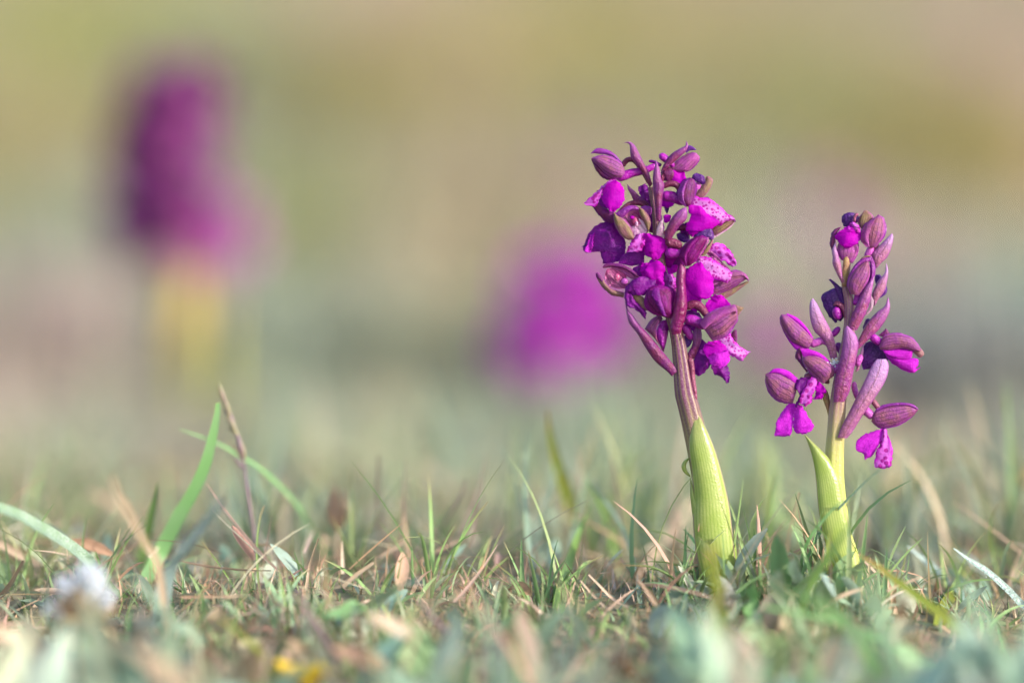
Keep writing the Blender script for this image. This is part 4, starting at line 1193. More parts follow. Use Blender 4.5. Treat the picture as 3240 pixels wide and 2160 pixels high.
def ribbon(mb, m, W, wid, face=(0.35, -1, 0.25), fold=0.18, n=26, tip=0.04):
    Wr = resample(W, n)
    T = np.gradient(Wr, axis=0)
    T /= np.linalg.norm(T, axis=1)[:, None]
    f = np.array(face, float)
    f /= np.linalg.norm(f)
    S = np.cross(T, f)
    S /= np.linalg.norm(S, axis=1)[:, None] + 1e-9
    Nn = np.cross(S, T)
    w = np.interp(np.linspace(0, 1, n), np.linspace(0, 1, len(wid)), wid)
    k = np.array((-0.5, -0.25, 0, 0.25, 0.5))
    dep = (np.abs(k) * 2) ** 1.5 * fold
    V = Wr[:, None, :] + w[:, None, None] * (k[None, :, None] * S[:, None, :] + dep[None, :, None] * Nn[:, None, :])
    UV = np.stack(np.broadcast_arrays(np.linspace(0, 1, n)[:, None], (k + 0.5)[None, :]), -1).astype(float)
    mb.grid(V, UV, m)


def ground_depth(x, y):
    d = FWD + (x - W0 / 2) / FPX * RGT - (y - H0 / 2) / FPX * UPV
    for Z in np.arange(1.0, 3.0, 0.004):
        p = CAM + Z * d
        if p[2] < float(gz(p[0], p[1])):
            return Z
    return 3.0


def single(name, m, crop, pts, wid, label, cat, dz=0.0, round_=False, fold=0.18, face=(0.35, -1, 0.25), group=None, root=True):
    """blade, straw or stalk from its root to its tip; dz is its distance behind the focal plane in metres"""
    k = CROP[crop][2]
    pts = P(crop, pts, 0)
    tip = root_d = dz
    if root:
        p0 = ground_depth(pts[0][0], pts[0][1]) - FOCUS
        root_d = min(max(p0, dz - 0.035), dz + 0.035)
    ln = np.r_[0, np.cumsum(np.linalg.norm(np.diff(pts[:, :2], axis=0), axis=1))]
    t = ln / ln[-1]
    pts[:, 2] = (root_d * (1 - t) + tip * t) / PX
    W = at_arr(pts)
    for i in range(len(W)):                      # nothing lies inside the ground
        ray = W[i] - CAM
        for f in np.arange(1.0, 0.6, -0.004):
            q = CAM + ray * f
            if q[2] > float(gz(q[0], q[1])) + 0.0012:
                break
        W[i] = q
    if root:
        W = rooted(W)
    mb = MB()
    ww = np.array(wid, float) / k * PX * (1 + dz / FOCUS)
    if round_:
        Wr = resample(W, 30)
        sweep(mb, m, Wr, np.interp(np.linspace(0, 1, 30), np.linspace(0, 1, len(ww)), ww / 2), 6)
    else:
        ribbon(mb, m, W, ww, face, fold)
    o = mb.build(name, None, origin=W[0])
    tag(o, label, cat, group)
    return o


single('grass_shoot', 'blade_green', 'L', '-90,1640 0,1460 160,1150 290,930 380,720 430,530 470,340 478,240', [125, 134, 134, 124, 112, 102, 94, 72, 36], 'broad bright green grass blade with blunt tip, tallest at the left of the turf', 'grass blade', dz=0.02, face=(0.4, -1, 0.15), fold=0.04)
single('grass_shoot', 'blade_bright', 'g1', '700,960 720,850 750,720 770,630 780,575', [40, 50, 48, 34, 4], 'short pointed bright green blade close left of the tall blunt blade', 'grass blade', dz=0.03)
single('grass_shoot', 'blade_frost', 'L', '60,1640 150,1480 280,1300 400,1160 500,1030 525,1010', [150, 160, 150, 150, 110, 60], 'frosted blue green blade leaning in front of the tall blunt blade', 'grass blade', dz=-0.07, face=(0.6, -1, 0.2), fold=0.06)
single('grass_shoot', 'blade_green', 'L', '1320,1420 1230,1260 1120,1080 960,900 800,760 640,660 500,580 360,520 250,480 170,450', [46, 58, 66, 68, 64, 58, 50, 44, 34, 8], 'thin green blade arching over to the left behind the seed head', 'grass blade', dz=0.035, face=(0.2, -0.6, 0.8))
single('grass_shoot', 'blade_sage', 'g1', '500,1120 450,990 380,920 280,850 180,790 90,740 -20,700 -120,680', [70, 80, 82, 80, 76, 72, 66, 60], 'wide sage blade with dew arching in from the left edge', 'grass blade', dz=-0.035, face=(0.3, -0.8, 0.7))
single('grass_shoot', 'blade_bright', 'g1', '560,1100 520,1040 490,970 472,915', [30, 30, 24, 3], 'little olive blade beside the frosted seed head', 'grass blade', dz=-0.01)
single('grass_shoot', 'blade_fine', 'g1', '1180,1130 1140,1060 1080,970 1002,868', [14, 13, 10, 3], 'thin dewy blade leaning left below the seed head stalk', 'grass blade', dz=-0.01)
single('grass_shoot', 'blade_fine', 'g2', '22,1140 8,1020 4,880 18,760 40,688', [14, 14, 13, 11, 4], 'fine upright grey green blade right of the seed head stalk', 'grass blade', dz=0.02)
single('dry_stalk', 'blade_purple', 'g2', '622,940 615,800 610,650 609,520 608,445', [14, 13, 12, 11, 8], 'thin upright purple grey stalk left of the centre', 'stalk', dz=0.06, round_=True)
single('dry_stalk', 'blade_purple', 'g2', '730,1000 820,900 900,820 970,720 1015,640 1040,560', [16, 14, 12, 12, 11, 7], 'curved purple brown stalk leaning right in the middle of the turf', 'stalk', dz=0.05, round_=True)
single('grass_shoot', 'blade_bright', 'g2', '735,1000 735,900 728,760 715,650 708,610', [42, 44, 36, 22, 5], 'bright green blade standing right of the upright purple stalk', 'grass blade', dz=0.10)
single('straw_stalk', 'straw', 'g2', '250,1080 262,1000 285,920 310,850', [16, 15, 12, 7], 'tan straw leaning right, taller of the pair left of centre', 'straw', dz=-0.005)
single('straw_stalk', 'straw', 'g2', '298,1060 308,990 318,910', [14, 12, 5], 'tan straw, shorter and more upright one of the pair left of centre', 'straw', dz=-0.005)
single('straw_stalk', 'straw_pale', 'g2', '60,1130 75,1070 102,990', [12, 10, 5], 'tiny pale straw beside the foot of the fine grey green blade', 'straw', dz=0.0)
single('straw_stalk', 'straw_pale', 'g2', '490,960 525,880 566,760', [16, 13, 5], 'pale straw with dark knot leaning right near the brown seed head', 'straw', dz=0.03)
single('straw_stalk', 'straw', 'g2', '600,950 670,910 735,868', [18, 18, 16], 'short flat straw lying slanted right of the upright purple stalk', 'straw', dz=0.03, root=False)
single('straw_stalk', 'straw', 'g2', '430,1090 500,1030 585,970', [20, 20, 14], 'short tan straw lying slanted in the middle of the turf', 'straw', dz=-0.01, root=False)
single('grass_shoot', 'blade_olive', 'g2', '172,970 175,890 181,812', [16, 14, 5], 'tiny yellow green blade tip left of the pair of straws', 'grass blade', dz=0.02)
single('grass_shoot', 'blade_fine', 'g3', '100,1230 60,1130 30,1080 0,1040 -80,975', [22, 20, 17, 13, 4], 'thin dark green dewy blade arching left near the centre', 'grass blade', dz=-0.005)
single('grass_shoot', 'blade_olive', 'g3', '330,800 290,680 250,560 210,430 185,310 175,215', [70, 72, 64, 54, 36, 8], 'olive blade with orange tip leaning left, tallest left of the larger orchid', 'grass blade', dz=0.06, face=(0.1,-1,0.1))
single('grass_shoot', 'blade_sage', 'g3', '385,920 370,720 350,520 335,380', [40, 42, 34, 10], 'soft grey green blade behind the olive blade with the orange tip', 'grass blade', dz=0.11)
single('grass_shoot', 'blade_bright', 'g3', '240,1120 280,970 320,850 360,750 385,690', [66, 70, 52, 34, 6], 'bright green blade leaning right, left of the larger orchid', 'grass blade', dz=0.045)
single('grass_shoot', 'blade_sage', 'g3', '140,1200 110,1020 80,860 68,650 72,450 85,320', [34, 34, 34, 32, 24, 5], 'tall thin grey green blade standing near the middle of the photo', 'grass blade', dz=0.06)
single('grass_shoot', 'blade_sage', 'g3', '625,1100 595,960 560,830 500,720 440,640 365,545', [26, 26, 24, 24, 20, 5], 'thin pale green blade arching left toward the olive blade', 'grass blade', dz=0.06)
single('straw_stalk', 'straw_pale', 'g3', '640,1030 720,920 800,810 900,660', [50, 54, 50, 24], 'broad pale straw leaning right behind the foot of the larger orchid', 'straw', dz=0.12)
single('straw_stalk', 'straw', 'g3', '310,1080 330,1020 315,940', [12, 12, 4], 'small brown straw bent in front of the bright green blade', 'straw', dz=-0.005)
single('straw_stalk', 'straw', 'g3', '470,1200 400,1130 340,1060', [14, 16, 8], 'tan straw lying slanted left below the bright green blade', 'straw', dz=-0.01, root=False)
single('straw_stalk', 'straw_pale', 'g3', '570,1190 500,1150 430,1080 380,1030', [16, 16, 12, 8], 'ragged pale straw lying slanted left of the larger orchid', 'straw', dz=-0.01, root=False)
single('grass_shoot', 'blade_fine', 'g3', '900,1190 850,1110 790,1040 700,995 610,985 555,985', [14, 14, 14, 13, 11, 4], 'hair thin green blade curving low left of the larger orchid', 'grass blade', dz=-0.01, round_=True)
single('straw_stalk', 'straw_pale', 'g3', '960,1290 1010,1190 1060,1110 1130,1010', [70, 76, 66, 40], 'blurred pale straw crossing the foot of the larger orchid', 'straw', dz=-0.11)
single('grass_shoot', 'blade_olive', 'g3', '1010,1160 1000,1050 985,960 980,900', [110, 110, 96, 70], 'blurred dark olive blade tip in front of the foot of the larger orchid', 'grass blade', dz=-0.10)
single('grass_shoot', 'blade_sage', 'g3', '610,1540 760,1460 880,1390 1000,1310 1100,1220 1130,1160', [44, 46, 46, 42, 34, 14], 'long grey green blade slanting across the bottom right of the brown husk', 'grass blade', dz=-0.05)
single('straw_stalk', 'dry_leaf', 'g3', '300,1580 350,1510 420,1420 450,1390', [60, 64, 52, 20], 'brown flat straw slanting left of the brown husk', 'straw', dz=-0.055)
single('straw_stalk', 'straw', 'g3', '1010,1590 940,1500 900,1450 872,1420', [26, 24, 18, 6], 'tan straw leaning left at the bottom right of the brown husk', 'straw', dz=-0.05)

single('grass_shoot', 'blade_bright', 'N', '1960,1800 1935,1700 1900,1600 1850,1510', [22, 24, 20, 4], 'light green blade leaning left a little way left of the larger orchid', 'grass blade', dz=0.05)
single('grass_shoot', 'blade_sage', 'N', '1800,1800 1815,1690 1840,1570 1850,1480', [22, 24, 20, 4], 'grey green upright blade midway between the olive blade and the larger orchid', 'grass blade', dz=0.07)
# beside and in front of the second orchid
single('young_leaf', 'young_leaf', 'S', '620,1320 610,1100 620,920 660,820 700,750 752,695', [130, 170, 165, 125, 75, 8], 'pale green oval young leaf standing between the two orchids', 'leaf', dz=-0.004, face=(0.7, -1, 0.2), fold=0.15)
single('young_leaf', 'young_leaf', 'S', '560,1310 540,1180 530,1080 555,970', [60, 80, 60, 6], 'small folded green leaf at the right foot of the larger orchid', 'leaf', dz=0.01, face=(0.9, -0.5, 0.1), fold=0.3)
single('grass_shoot', 'blade_bright', 'S', '735,1300 750,1080 770,860 795,650 828,480', [50, 60, 52, 38, 5], 'narrow upright green blade between the two orchids', 'grass blade', dz=0.05)
single('straw_stalk', 'straw', 'S', '885,1290 915,1120 960,900 1015,672', [30, 28, 26, 20], 'thin tan straw standing between the two orchids', 'straw', dz=0.02)
single('straw_stalk', 'straw_pale', 'S', '640,1260 720,1150 800,1030 905,895', [46, 46, 42, 26], 'thicker pale straw leaning right between the two orchids', 'straw', dz=-0.03)
single('grass_shoot', 'blade_green', 'S', '1040,1330 1050,1200 1110,1050 1220,900 1330,780 1400,735', [44, 48, 46, 40, 28, 6], 'green blade with rusty tip arching right in front of the smaller orchid', 'grass blade', dz=-0.03, face=(-0.4, -1, 0.5))
single('grass_shoot', 'blade_sage', 'S', '1080,1280 1140,1080 1260,900 1400,750 1560,590 1690,480', [30, 32, 30, 26, 20, 8], 'long thin grey green blade arching right past the smaller orchid', 'grass blade', dz=-0.02, face=(-0.4, -1, 0.5))
single('grass_shoot', 'blade_bright', 'S', '1060,1560 1160,1360 1280,1180 1400,1000 1480,880 1555,795', [90, 92, 84, 64, 40, 6], 'blurred light green blade leaning right across the smaller orchid', 'grass blade', dz=-0.075, face=(-0.3, -1, 0.3))
single('young_leaf', 'sheath', 'S', '1250,1330 1240,1180 1255,1050 1290,935', [60, 90, 80, 6], 'small yellow green leaf tip in front of the smaller orchid foot', 'leaf', dz=-0.035)
single('straw_stalk', 'straw_pale', 'g4', '250,1220 310,1170 380,1130 470,1098', [16, 22, 20, 14], 'pale flat straw lying across the foot of the smaller orchid', 'straw', dz=-0.025, root=False)
single('straw_stalk', 'straw_pale', 'g4', '590,1110 660,1080 760,1042', [12, 12, 7], 'small pale straw lying right of the smaller orchid', 'straw', dz=-0.02, root=False)
single('grass_shoot', 'blade_olive', 'g4', '1240,1620 1130,1520 1040,1410 900,1270 760,1160 640,1070 540,990 455,935', [90, 96, 92, 84, 74, 64, 48, 10], 'long ribbed olive blade slanting down to the right bottom corner', 'grass blade', dz=-0.035, face=(0.3, -0.7, 0.8))
single('grass_shoot', 'blade_green', 'g4', '1000,1600 870,1530 740,1460 600,1390 440,1310 280,1250 120,1220 -20,1195', [70, 76, 74, 66, 60, 50, 40, 24], 'wet dark green blade lying across the turf below the smaller orchid', 'grass blade', dz=-0.07, face=(0.1, -0.6, 1))
single('grass_shoot', 'blade_frost', 'g4', '1400,1260 1270,1190 1190,1110 1090,1020 1000,960 920,900', [46, 46, 46, 44, 36, 8], 'dew covered silvery blade slanting in from the right edge', 'grass blade', dz=-0.005, face=(0.3, -0.8, 0.6))
single('grass_shoot', 'blade_frost', 'g4', '960,1130 890,1070 820,1000 750,940 690,890', [40, 52, 54, 44, 10], 'silvery dewy blade leaning left between the smaller orchid and right edge', 'grass blade', dz=0.03, face=(0.3, -0.8, 0.6))
single('grass_shoot', 'blade_fine', 'g4', '1150,1060 1115,930 1100,820 1115,740 1142,675', [16, 16, 15, 13, 4], 'thin curved dark green blade standing near the right edge', 'grass blade', dz=0.03)
single('grass_shoot', 'blade_fine', 'g4', '1040,920 1050,800 1058,700', [18, 17, 8], 'thin straight dark green blade left of the curved one near the right edge', 'grass blade', dz=0.05)
single('grass_shoot', 'blade_olive', 'g4', '860,1200 980,1030 1090,860 1180,720 1260,590 1330,480', [56, 60, 56, 52, 46, 40], 'broad yellow green blurred blade slanting up to the right edge', 'grass blade', dz=0.14)
single('grass_shoot', 'blade_sage', 'g4', '1050,870 1010,810 960,770 910,745', [26, 26, 24, 8], 'short grey green blade tip leaning left beyond the silvery blades', 'grass blade', dz=0.08)
single('grass_shoot', 'blade_olive', 'g4', '560,700 660,600 760,520 860,460 980,430', [36, 38, 36, 32, 12], 'blurred olive blade arching right behind the smaller orchid', 'grass blade', dz=0.16, face=(-0.2, -1, 0.5))
single('grass_shoot', 'blade_sage', 'g4', '660,1000 620,840 580,700 550,600', [80, 84, 66, 20], 'soft pale green blade standing behind the right side of the smaller orchid', 'grass blade', dz=0.15)
single('straw_stalk', 'straw_pale', 'g4', '900,1060 885,1010 870,950', [16, 14, 5], 'tiny straw standing between the two silvery blades', 'straw', dz=-0.005)
single('straw_stalk', 'straw', 'g4', '1200,1080 1240,980 1280,880', [40, 40, 30], 'blurred tan straw leaning at the right edge', 'straw', dz=0.10)
single('grass_shoot', 'blade_green', 'g4', '1220,1500 1170,1390 1140,1290', [26, 24, 10], 'short dark green blade near the right bottom corner', 'grass blade', dz=-0.02)

# left foreground straws
single('straw_stalk', 'straw', 'g1', '790,1010 720,880 640,730 590,640 555,550', [38, 40, 38, 34, 22], 'blurred pale straw leaning left in front of the green blades', 'straw', dz=-0.085)
single('straw_stalk', 'straw', 'g1', '660,740 600,700 530,660 450,635', [56, 50, 44, 26], 'rusty tan dead blade bent left behind the pale leaning straw', 'straw', dz=0.13)
single('straw_stalk', 'straw_pale', 'g1', '560,1640 400,1530 230,1430 100,1350 -60,1290', [90, 92, 88, 80, 70], 'thick blurred pale straw across the bottom left corner', 'straw', dz=-0.085)
single('straw_stalk', 'straw', 'g1', '-60,1190 0,1140 60,1060 115,960', [26, 28, 26, 14], 'tan straw slanting right at the left edge', 'straw', dz=-0.01)
single('straw_stalk', 'straw', 'g1', '-60,850 20,890 100,935 200,990', [34, 40, 40, 24], 'pinkish tan straw slanting down from the left edge', 'straw', dz=0.03, root=False)
single('straw_stalk', 'straw_pale', 'g1', '340,1020 335,960 328,890', [18, 16, 14], 'short pale straw stub standing on the frosted mound', 'straw', dz=0.0)
single('straw_stalk', 'straw_pale', 'g1', '200,1150 225,1090 245,1020', [22, 20, 8], 'ragged straw splinter left of the frosted seed head', 'straw', dz=-0.01)
single('straw_stalk', 'dry_leaf', 'g1', '900,1142 1000,1140 1100,1138 1170,1134', [14, 16, 14, 8], 'dark brown twig lying level at the left of the turf', 'straw', dz=-0.02, root=False)
single('dry_leaf', 'dry_leaf', 'g1', '565,940 500,915 430,890 380,878 300,870', [20, 60, 66, 40, 6], 'curled orange brown dead leaf behind the frosted seed head', 'leaf', dz=0.02, root=False, face=(0.2, -0.8, 0.6), fold=0.4)
single('grass_shoot', 'blade_sage', 'g1', '960,1360 860,1290 780,1200 700,1110 640,1060', [100, 110, 100, 90, 40], 'blurred sage blade slanting left in the bottom left foreground', 'grass blade', dz=-0.10, face=(0.2, -0.7, 0.7))
single('grass_shoot', 'blade_olive', 'g1', '1330,1500 1250,1400 1160,1310 1080,1240', [80, 90, 80, 30], 'blurred yellow olive blade slanting at the bottom left', 'grass blade', dz=-0.09, face=(0.2, -0.7, 0.7))
single('dry_stalk', 'blade_purple', 'g2', '470,1600 400,1470 330,1330 250,1210 190,1110', [40, 42, 38, 34, 20], 'blurred purple grey stalk slanting in the foreground left of centre', 'stalk', dz=-0.075, round_=True)
single('straw_stalk', 'blade_purple', 'g2', '1180,1600 1110,1490 1010,1380 900,1270 800,1150', [30, 30, 26, 24, 16], 'thin pale brown stalk arching in the foreground below centre', 'stalk', dz=-0.055, round_=True)
single('straw_stalk', 'straw_pale', 'g2', '290,1560 230,1460 170,1370', [70, 74, 56], 'blurred cream straw just above the yellow flower', 'straw', dz=-0.085)
single('dry_leaf', 'straw_pale', 'g2', '760,1330 680,1290 600,1250 540,1240', [60, 84, 70, 20], 'blurred cream dead leaf lying in the foreground left of centre', 'leaf', dz=-0.09, root=False, face=(0, -0.7, 0.7))
single('dry_leaf', 'dry_leaf', 'g2', '640,1500 540,1450 450,1420 380,1400', [60, 110, 100, 30], 'blurred tan dead leaf lying above the bottom edge left of centre', 'leaf', dz=-0.09, root=False, face=(0, -0.7, 0.7))
single('dry_leaf', 'dry_leaf', 'g3', '-160,1500 -60,1400 20,1290 80,1200', [120, 190, 170, 40], 'blurred rusty pink dead leaf in the foreground below centre', 'leaf', dz=-0.085, face=(0.3, -1, 0.4), fold=0.35)
single('dry_leaf', 'straw_pale', 'g2', '60,960 40,880 60,800 70,760', [40, 84, 76, 20], 'pinkish cream dead leaf standing right of the seed head stalk', 'leaf', dz=0.09, fold=0.35)
single('dry_leaf', 'straw', 'g4', '640,1330 630,1270 650,1200 680,1150', [40, 74, 70, 16], 'pinkish tan dead leaf lying right of the smaller orchid foot', 'leaf', dz=-0.05, fold=0.35)
single('dry_leaf', 'straw_pale', 'g4', '180,1560 150,1480 130,1420 110,1380', [80, 100, 80, 20], 'blurred cream dead leaf in the foreground under the smaller orchid', 'leaf', dz=-0.08)

# broad pale herb leaves in front
for (crop, pts, wid, dz, lab, mm) in (
        ('g2', '620,1180 680,1120 760,1080 830,1070', [60, 130, 120, 20], -0.06, 'blurred teal green herb leaf in front of the middle of the turf', 'blade_sage'),
        ('g2', '520,1200 440,1230 360,1240 310,1210', [40, 110, 90, 14], -0.07, 'blurred mid green herb leaf left of the cream dead leaf', 'blade_green'),
        ('g1', '480,1300 540,1280 600,1260 650,1250', [50, 120, 110, 20], -0.08, 'blurred blue green herb leaf right of the frosted seed head', 'blade_frost'),
        ('g1', '700,1330 760,1260 800,1230 840,1210', [60, 130, 110, 20], -0.09, 'blurred pale frosted herb leaf low left of the olive blade', 'blade_frost'),
        ('g3', '380,1380 330,1300 300,1230 290,1190', [70, 130, 110, 16], -0.07, 'blurred sage herb leaf below the bright green blade', 'blade_sage'),
        ('g4', '60,1180 40,1110 45,1050 60,1010', [40, 84, 80, 12], -0.05, 'rounded blue green herb leaf between the feet of the orchids', 'blade_sage'),
        ('g4', '130,1080 125,1010 135,960 140,945', [36, 70, 64, 12], -0.05, 'rounded pale teal herb leaf just left of the smaller orchid foot', 'blade_sage'),
        ('g3', '1200,1250 1180,1170 1190,1100 1220,1060', [40, 90, 80, 12], -0.04, 'mid green herb leaf right of the pale straw at the larger orchid', 'blade_green'),
        ('g2', '1000,1330 980,1270 985,1210 1000,1180', [50, 90, 80, 12], -0.06, 'blurred blue green herb leaf with bright dew right of centre stalk', 'blade_frost')):
    single('herb_leaf', mm, crop, pts, wid, lab, 'leaf', dz=dz, face=(0.1, -0.7, 0.7), fold=0.15)


# grass seed head on its stalk (left)
def on_bank(crop, pt, lift=0.012):
    q = P(crop, pt)[0]
    return ground_depth(q[0], q[1]) - lift - FOCUS


def seed_head(name, crop, stalk, sw, spikes, mstalk, mseed, label, cat, dz):
    k = CROP[crop][2]
    W = rooted(at_arr(P(crop, stalk, dz / PX)))
    root = thing(name, W[0], label, cat)
    mb = MB()
    Wr = resample(W, 34)
    sweep(mb, mstalk, Wr, np.interp(np.linspace(0, 1, 34), np.linspace(0, 1, len(sw)), np.array(sw) / k * PX / 2), 7)
    mb.build('stalk', root)
    for (pts, wid, dd) in spikes:
        mb = MB()
        q = P(crop, pts, dz / PX + dd)
        tube(mb, mseed if len(root.children) % 3 else mstalk, q, [w / k / 2 * 0.85 for w in wid], n=12, k=8)
        mb.build('spikelet', root)
    return root


seed_head('grass_seed_head', 'L', '788,1600 775,1450 760,1250 735,1080 710,900 690,740 680,690 655,560 610,400 560,260 520,160', [16, 18, 20, 22, 26, 30, 22, 16, 12, 10, 6],
          [('540,250 520,190 500,130 480,60', [22, 46, 40, 4], 0), ('575,360 560,290 540,230 530,190', [20, 46, 38, 6], -3), ('610,440 590,370 555,310 520,290', [20, 44, 40, 6], 3),
           ('625,500 600,420 570,370 540,340', [20, 44, 34, 6], -3), ('655,560 630,480 590,450 560,420', [20, 46, 36, 6], 2), ('672,640 655,570 640,510 620,470', [22, 44, 36, 6], -3),
           ('680,690 650,640 610,590 575,540', [20, 40, 30, 5], 3), ('690,700 685,630 665,560 650,510', [20, 40, 30, 5], 0), ('682,770 655,735 630,700 612,670', [16, 30, 24, 5], 2)],
          'blade_purple', 'seed_green', 'thin grass stalk with narrow purplish seed head rising right of the tall blunt blade', 'seed head', 0.035)
seed_head('grass_seed_head', 'B', '640,900 720,800 820,680 900,580 960,480 1050,330 1150,160 1240,40', [60, 56, 44, 34, 24, 20, 16, 10],
          [('960,570 1010,510 1060,460 1090,420', [30, 74, 64, 10], -4), ('1060,470 1110,400 1160,370 1200,330', [30, 66, 56, 10], -4), ('1120,390 1180,310 1240,240 1320,140', [26, 60, 50, 5], -5),
           ('1100,440 1170,390 1220,340 1275,285', [20, 44, 34, 5], 2), ('800,780 860,730 920,690 1000,630', [30, 60, 44, 5], -4)],
          'seed_green', 'seed_green', 'pale purplish grass seed head slanting out of the bottom edge beside the brown husk', 'seed head', on_bank('B', '700,780', 0.012))

# brown dry seed head, blurred, left of the middle
c = P('g2', '405,700', 0.06 / PX)[0]
W0p = at(*P('g2', '400,1000', 0.06 / PX)[0])
W0p[2] = gz(W0p[0], W0p[1])
R_ = thing('dry_seed_head', W0p, 'rusty brown bristly dry seed head standing left of the middle of the turf', 'seed head')
mb = MB()
Wp = np.vstack([W0p, at(*P('g2', '400,820', 0.06 / PX)[0])])
sweep(mb, 'straw', resample(Wp, 8), np.full(8, 0.0007), 6)
mb.build('stalk', R_)
for k in range(26):
    a = rng.uniform(-1, 1)
    b = rng.uniform(-1, 1)
    mb = MB()
    q = P('g2', '%f,%f %f,%f %f,%f' % (405 + a * 8, 820 - rng.uniform(0, 60), 405 + a * 52, 730, 400 + a * rng.uniform(24, 52), 580 + rng.uniform(0, 70)), 0.06 / PX)
    q[:, 2] += b * np.array((2, 16, 12))
    tube(mb, 'dry_leaf' if k % 2 else 'straw', q, [4, 7, 1.6], n=8, k=5)
    mb.build('husk', R_)

# frosted seed head low at the left
Fc = P('g1', '405,1135', -0.078 / PX)[0]
Fw = at(*Fc)
Fb = Fw.copy()
Fb[2] = gz(Fb[0], Fb[1])
R_ = thing('frosted_seed_head', Fb, 'cream and brown dead flower head capped with white frost at the lower left', 'flower head')
mb = MB()
sweep(mb, 'straw', resample(np.vstack([Fb - (0, 0, 0.002), Fw - (0.001, 0, 0.004)]), 8), np.full(8, 0.0012), 6)
mb.build('stalk', R_)
for k in range(18):
    a = k * 2.399
    el = 0.15 + 0.9 * (k / 18)
    mb = MB()
    ring = 0.0095
    d = np.array((math.cos(a) * math.cos(el), math.sin(a) * math.cos(el), -0.9 + 1.1 * el))
    p0 = Fw + np.array((0, 0, -0.006))
    p1 = p0 + d * ring * rng.uniform(0.7, 1.1) + np.array((0, 0, rng.uniform(-0.002, 0.005)))
    p2 = p0 + d * ring * rng.uniform(1.0, 1.7) + np.array((0, 0, rng.uniform(-0.006, 0.011)))
    ribbon(mb, 'cream_petal' if k % 3 else 'dry_leaf', np.vstack([p0, p1, p2]), [0.003, 0.0068, 0.0015], face=tuple(-d + np.array((0.01, 0, 0.02))), fold=0.3, n=8)
    mb.build('bract', R_)
mb = MB()
caps = [(np.array((0.0025, -0.002, 0.0045)), 0.0042, 150), (np.array((-0.0035, -0.001, 0.0030)), 0.0034, 90), (np.array((0.0060, 0.0, -0.0005)), 0.0028, 50), (np.array((-0.0075, -0.002, -0.0030)), 0.0024, 30)]
for (cc, cr, cn) in caps:
    for k in range(cn):
        d = rng.normal(0, 1, 3)
        d /= np.linalg.norm(d)
        q = Fw + cc + d * cr * rng.uniform(0.5, 1.2)
        s_ = rng.uniform(0.00025, 0.0009)
        blob(mb, 'frost', q, s_, s_, s_, k=5, n=4)
o = mb.build('frost_crystals', R_)
o['kind'] = 'stuff'

# brown husk at the bottom edge
HD = on_bank('B', '600,860', 0.009)
Hc = P('B', '600,760', HD / PX)[0]
Hb = at(*Hc)
Hb[2] = gz(Hb[0], Hb[1])
R_ = thing('dry_husk', Hb, 'glossy dark brown split seed husk at the bottom edge left of the pale seed head', 'seed husk')
for (L_, R2, dd, bl) in (('560,820 480,740 410,650 405,615 440,600', '640,800 620,700 560,620 490,600 450,600', 0, 16), ('570,820 520,700 490,580 505,520', '640,800 590,690 560,600 520,540', -8, 10),
                         ('600,820 560,700 540,590 555,530', '690,830 650,700 600,590 575,530', -14, 12), ('560,840 600,740 640,680 660,575', '720,860 700,740 660,690 665,590', -6, 12),
                         ('560,870 600,800 680,770 730,780', '640,900 720,870 760,830 735,790', -20, 10), ('720,900 780,800 850,770', '860,920 890,860 860,780', 4, 14)):
    _seed[0] += 1
    mb = MB()
    patch(mb, 'husk', P('B', L_, HD / PX + dd), P('B', R2, HD / PX + dd), bl, pw=0.7, closed=True, back=0.4, ripple=2.5, fray=1.2, seed=_seed[0])
    mb.build('husk_scale', R_)
mb = MB()
sweep(mb, 'straw', resample(np.vstack([Hb - (0, 0, 0.003), at(*P('B', '620,830', HD / PX)[0])]), 6), np.full(6, 0.0012), 6)
mb.build('stalk', R_)

# yellow flower cut by the bottom edge
Yc = at(*P('g2', '260,1555', on_bank('g2', '260,1555', 0.024) / PX)[0])
Yb = Yc.copy()
Yb[2] = gz(Yb[0], Yb[1])
R_ = thing('yellow_flower', Yb, 'small bright yellow flower with ruffled petals at the bottom edge', 'flower')
for k in range(9):
    a = k * 0.72
    d = np.array((math.cos(a), math.sin(a) * 0.7, 0.25 + 0.25 * (k % 2)))
    mb = MB()
    ribbon(mb, 'yellow_petal', np.vstack([Yc - (0, 0, 0.003), Yc + d * 0.004, Yc + d * (0.0075 + 0.001 * (k % 3))]), [0.002, 0.0055, 0.003], face=(0, -0.5, 1), fold=0.2, n=8)
    mb.build('petal', R_)
mb = MB()
sweep(mb, 'blade_fine', resample(np.vstack([Yb - (0, 0, 0.002), Yc - (0, 0, 0.002)]), 6), np.full(6, 0.0008), 6)
mb.build('stalk', R_)

# dew on the wet blades
mb = MB()


def dew_on(crop, pts, spread, count, dz, smin=0.8, smax=2.6):
    q = resample(P(crop, pts, dz / PX), 200)
    for _ in range(count):
        c = q[rng.integers(0, 200)] + np.r_[rng.normal(0, spread / CROP[crop][2], 2), -3 - rng.uniform(0, 5)]
        s = rng.uniform(smin, smax) * PX
        blob(mb, 'dew', at(*c), s, s, s, k=8, n=6)


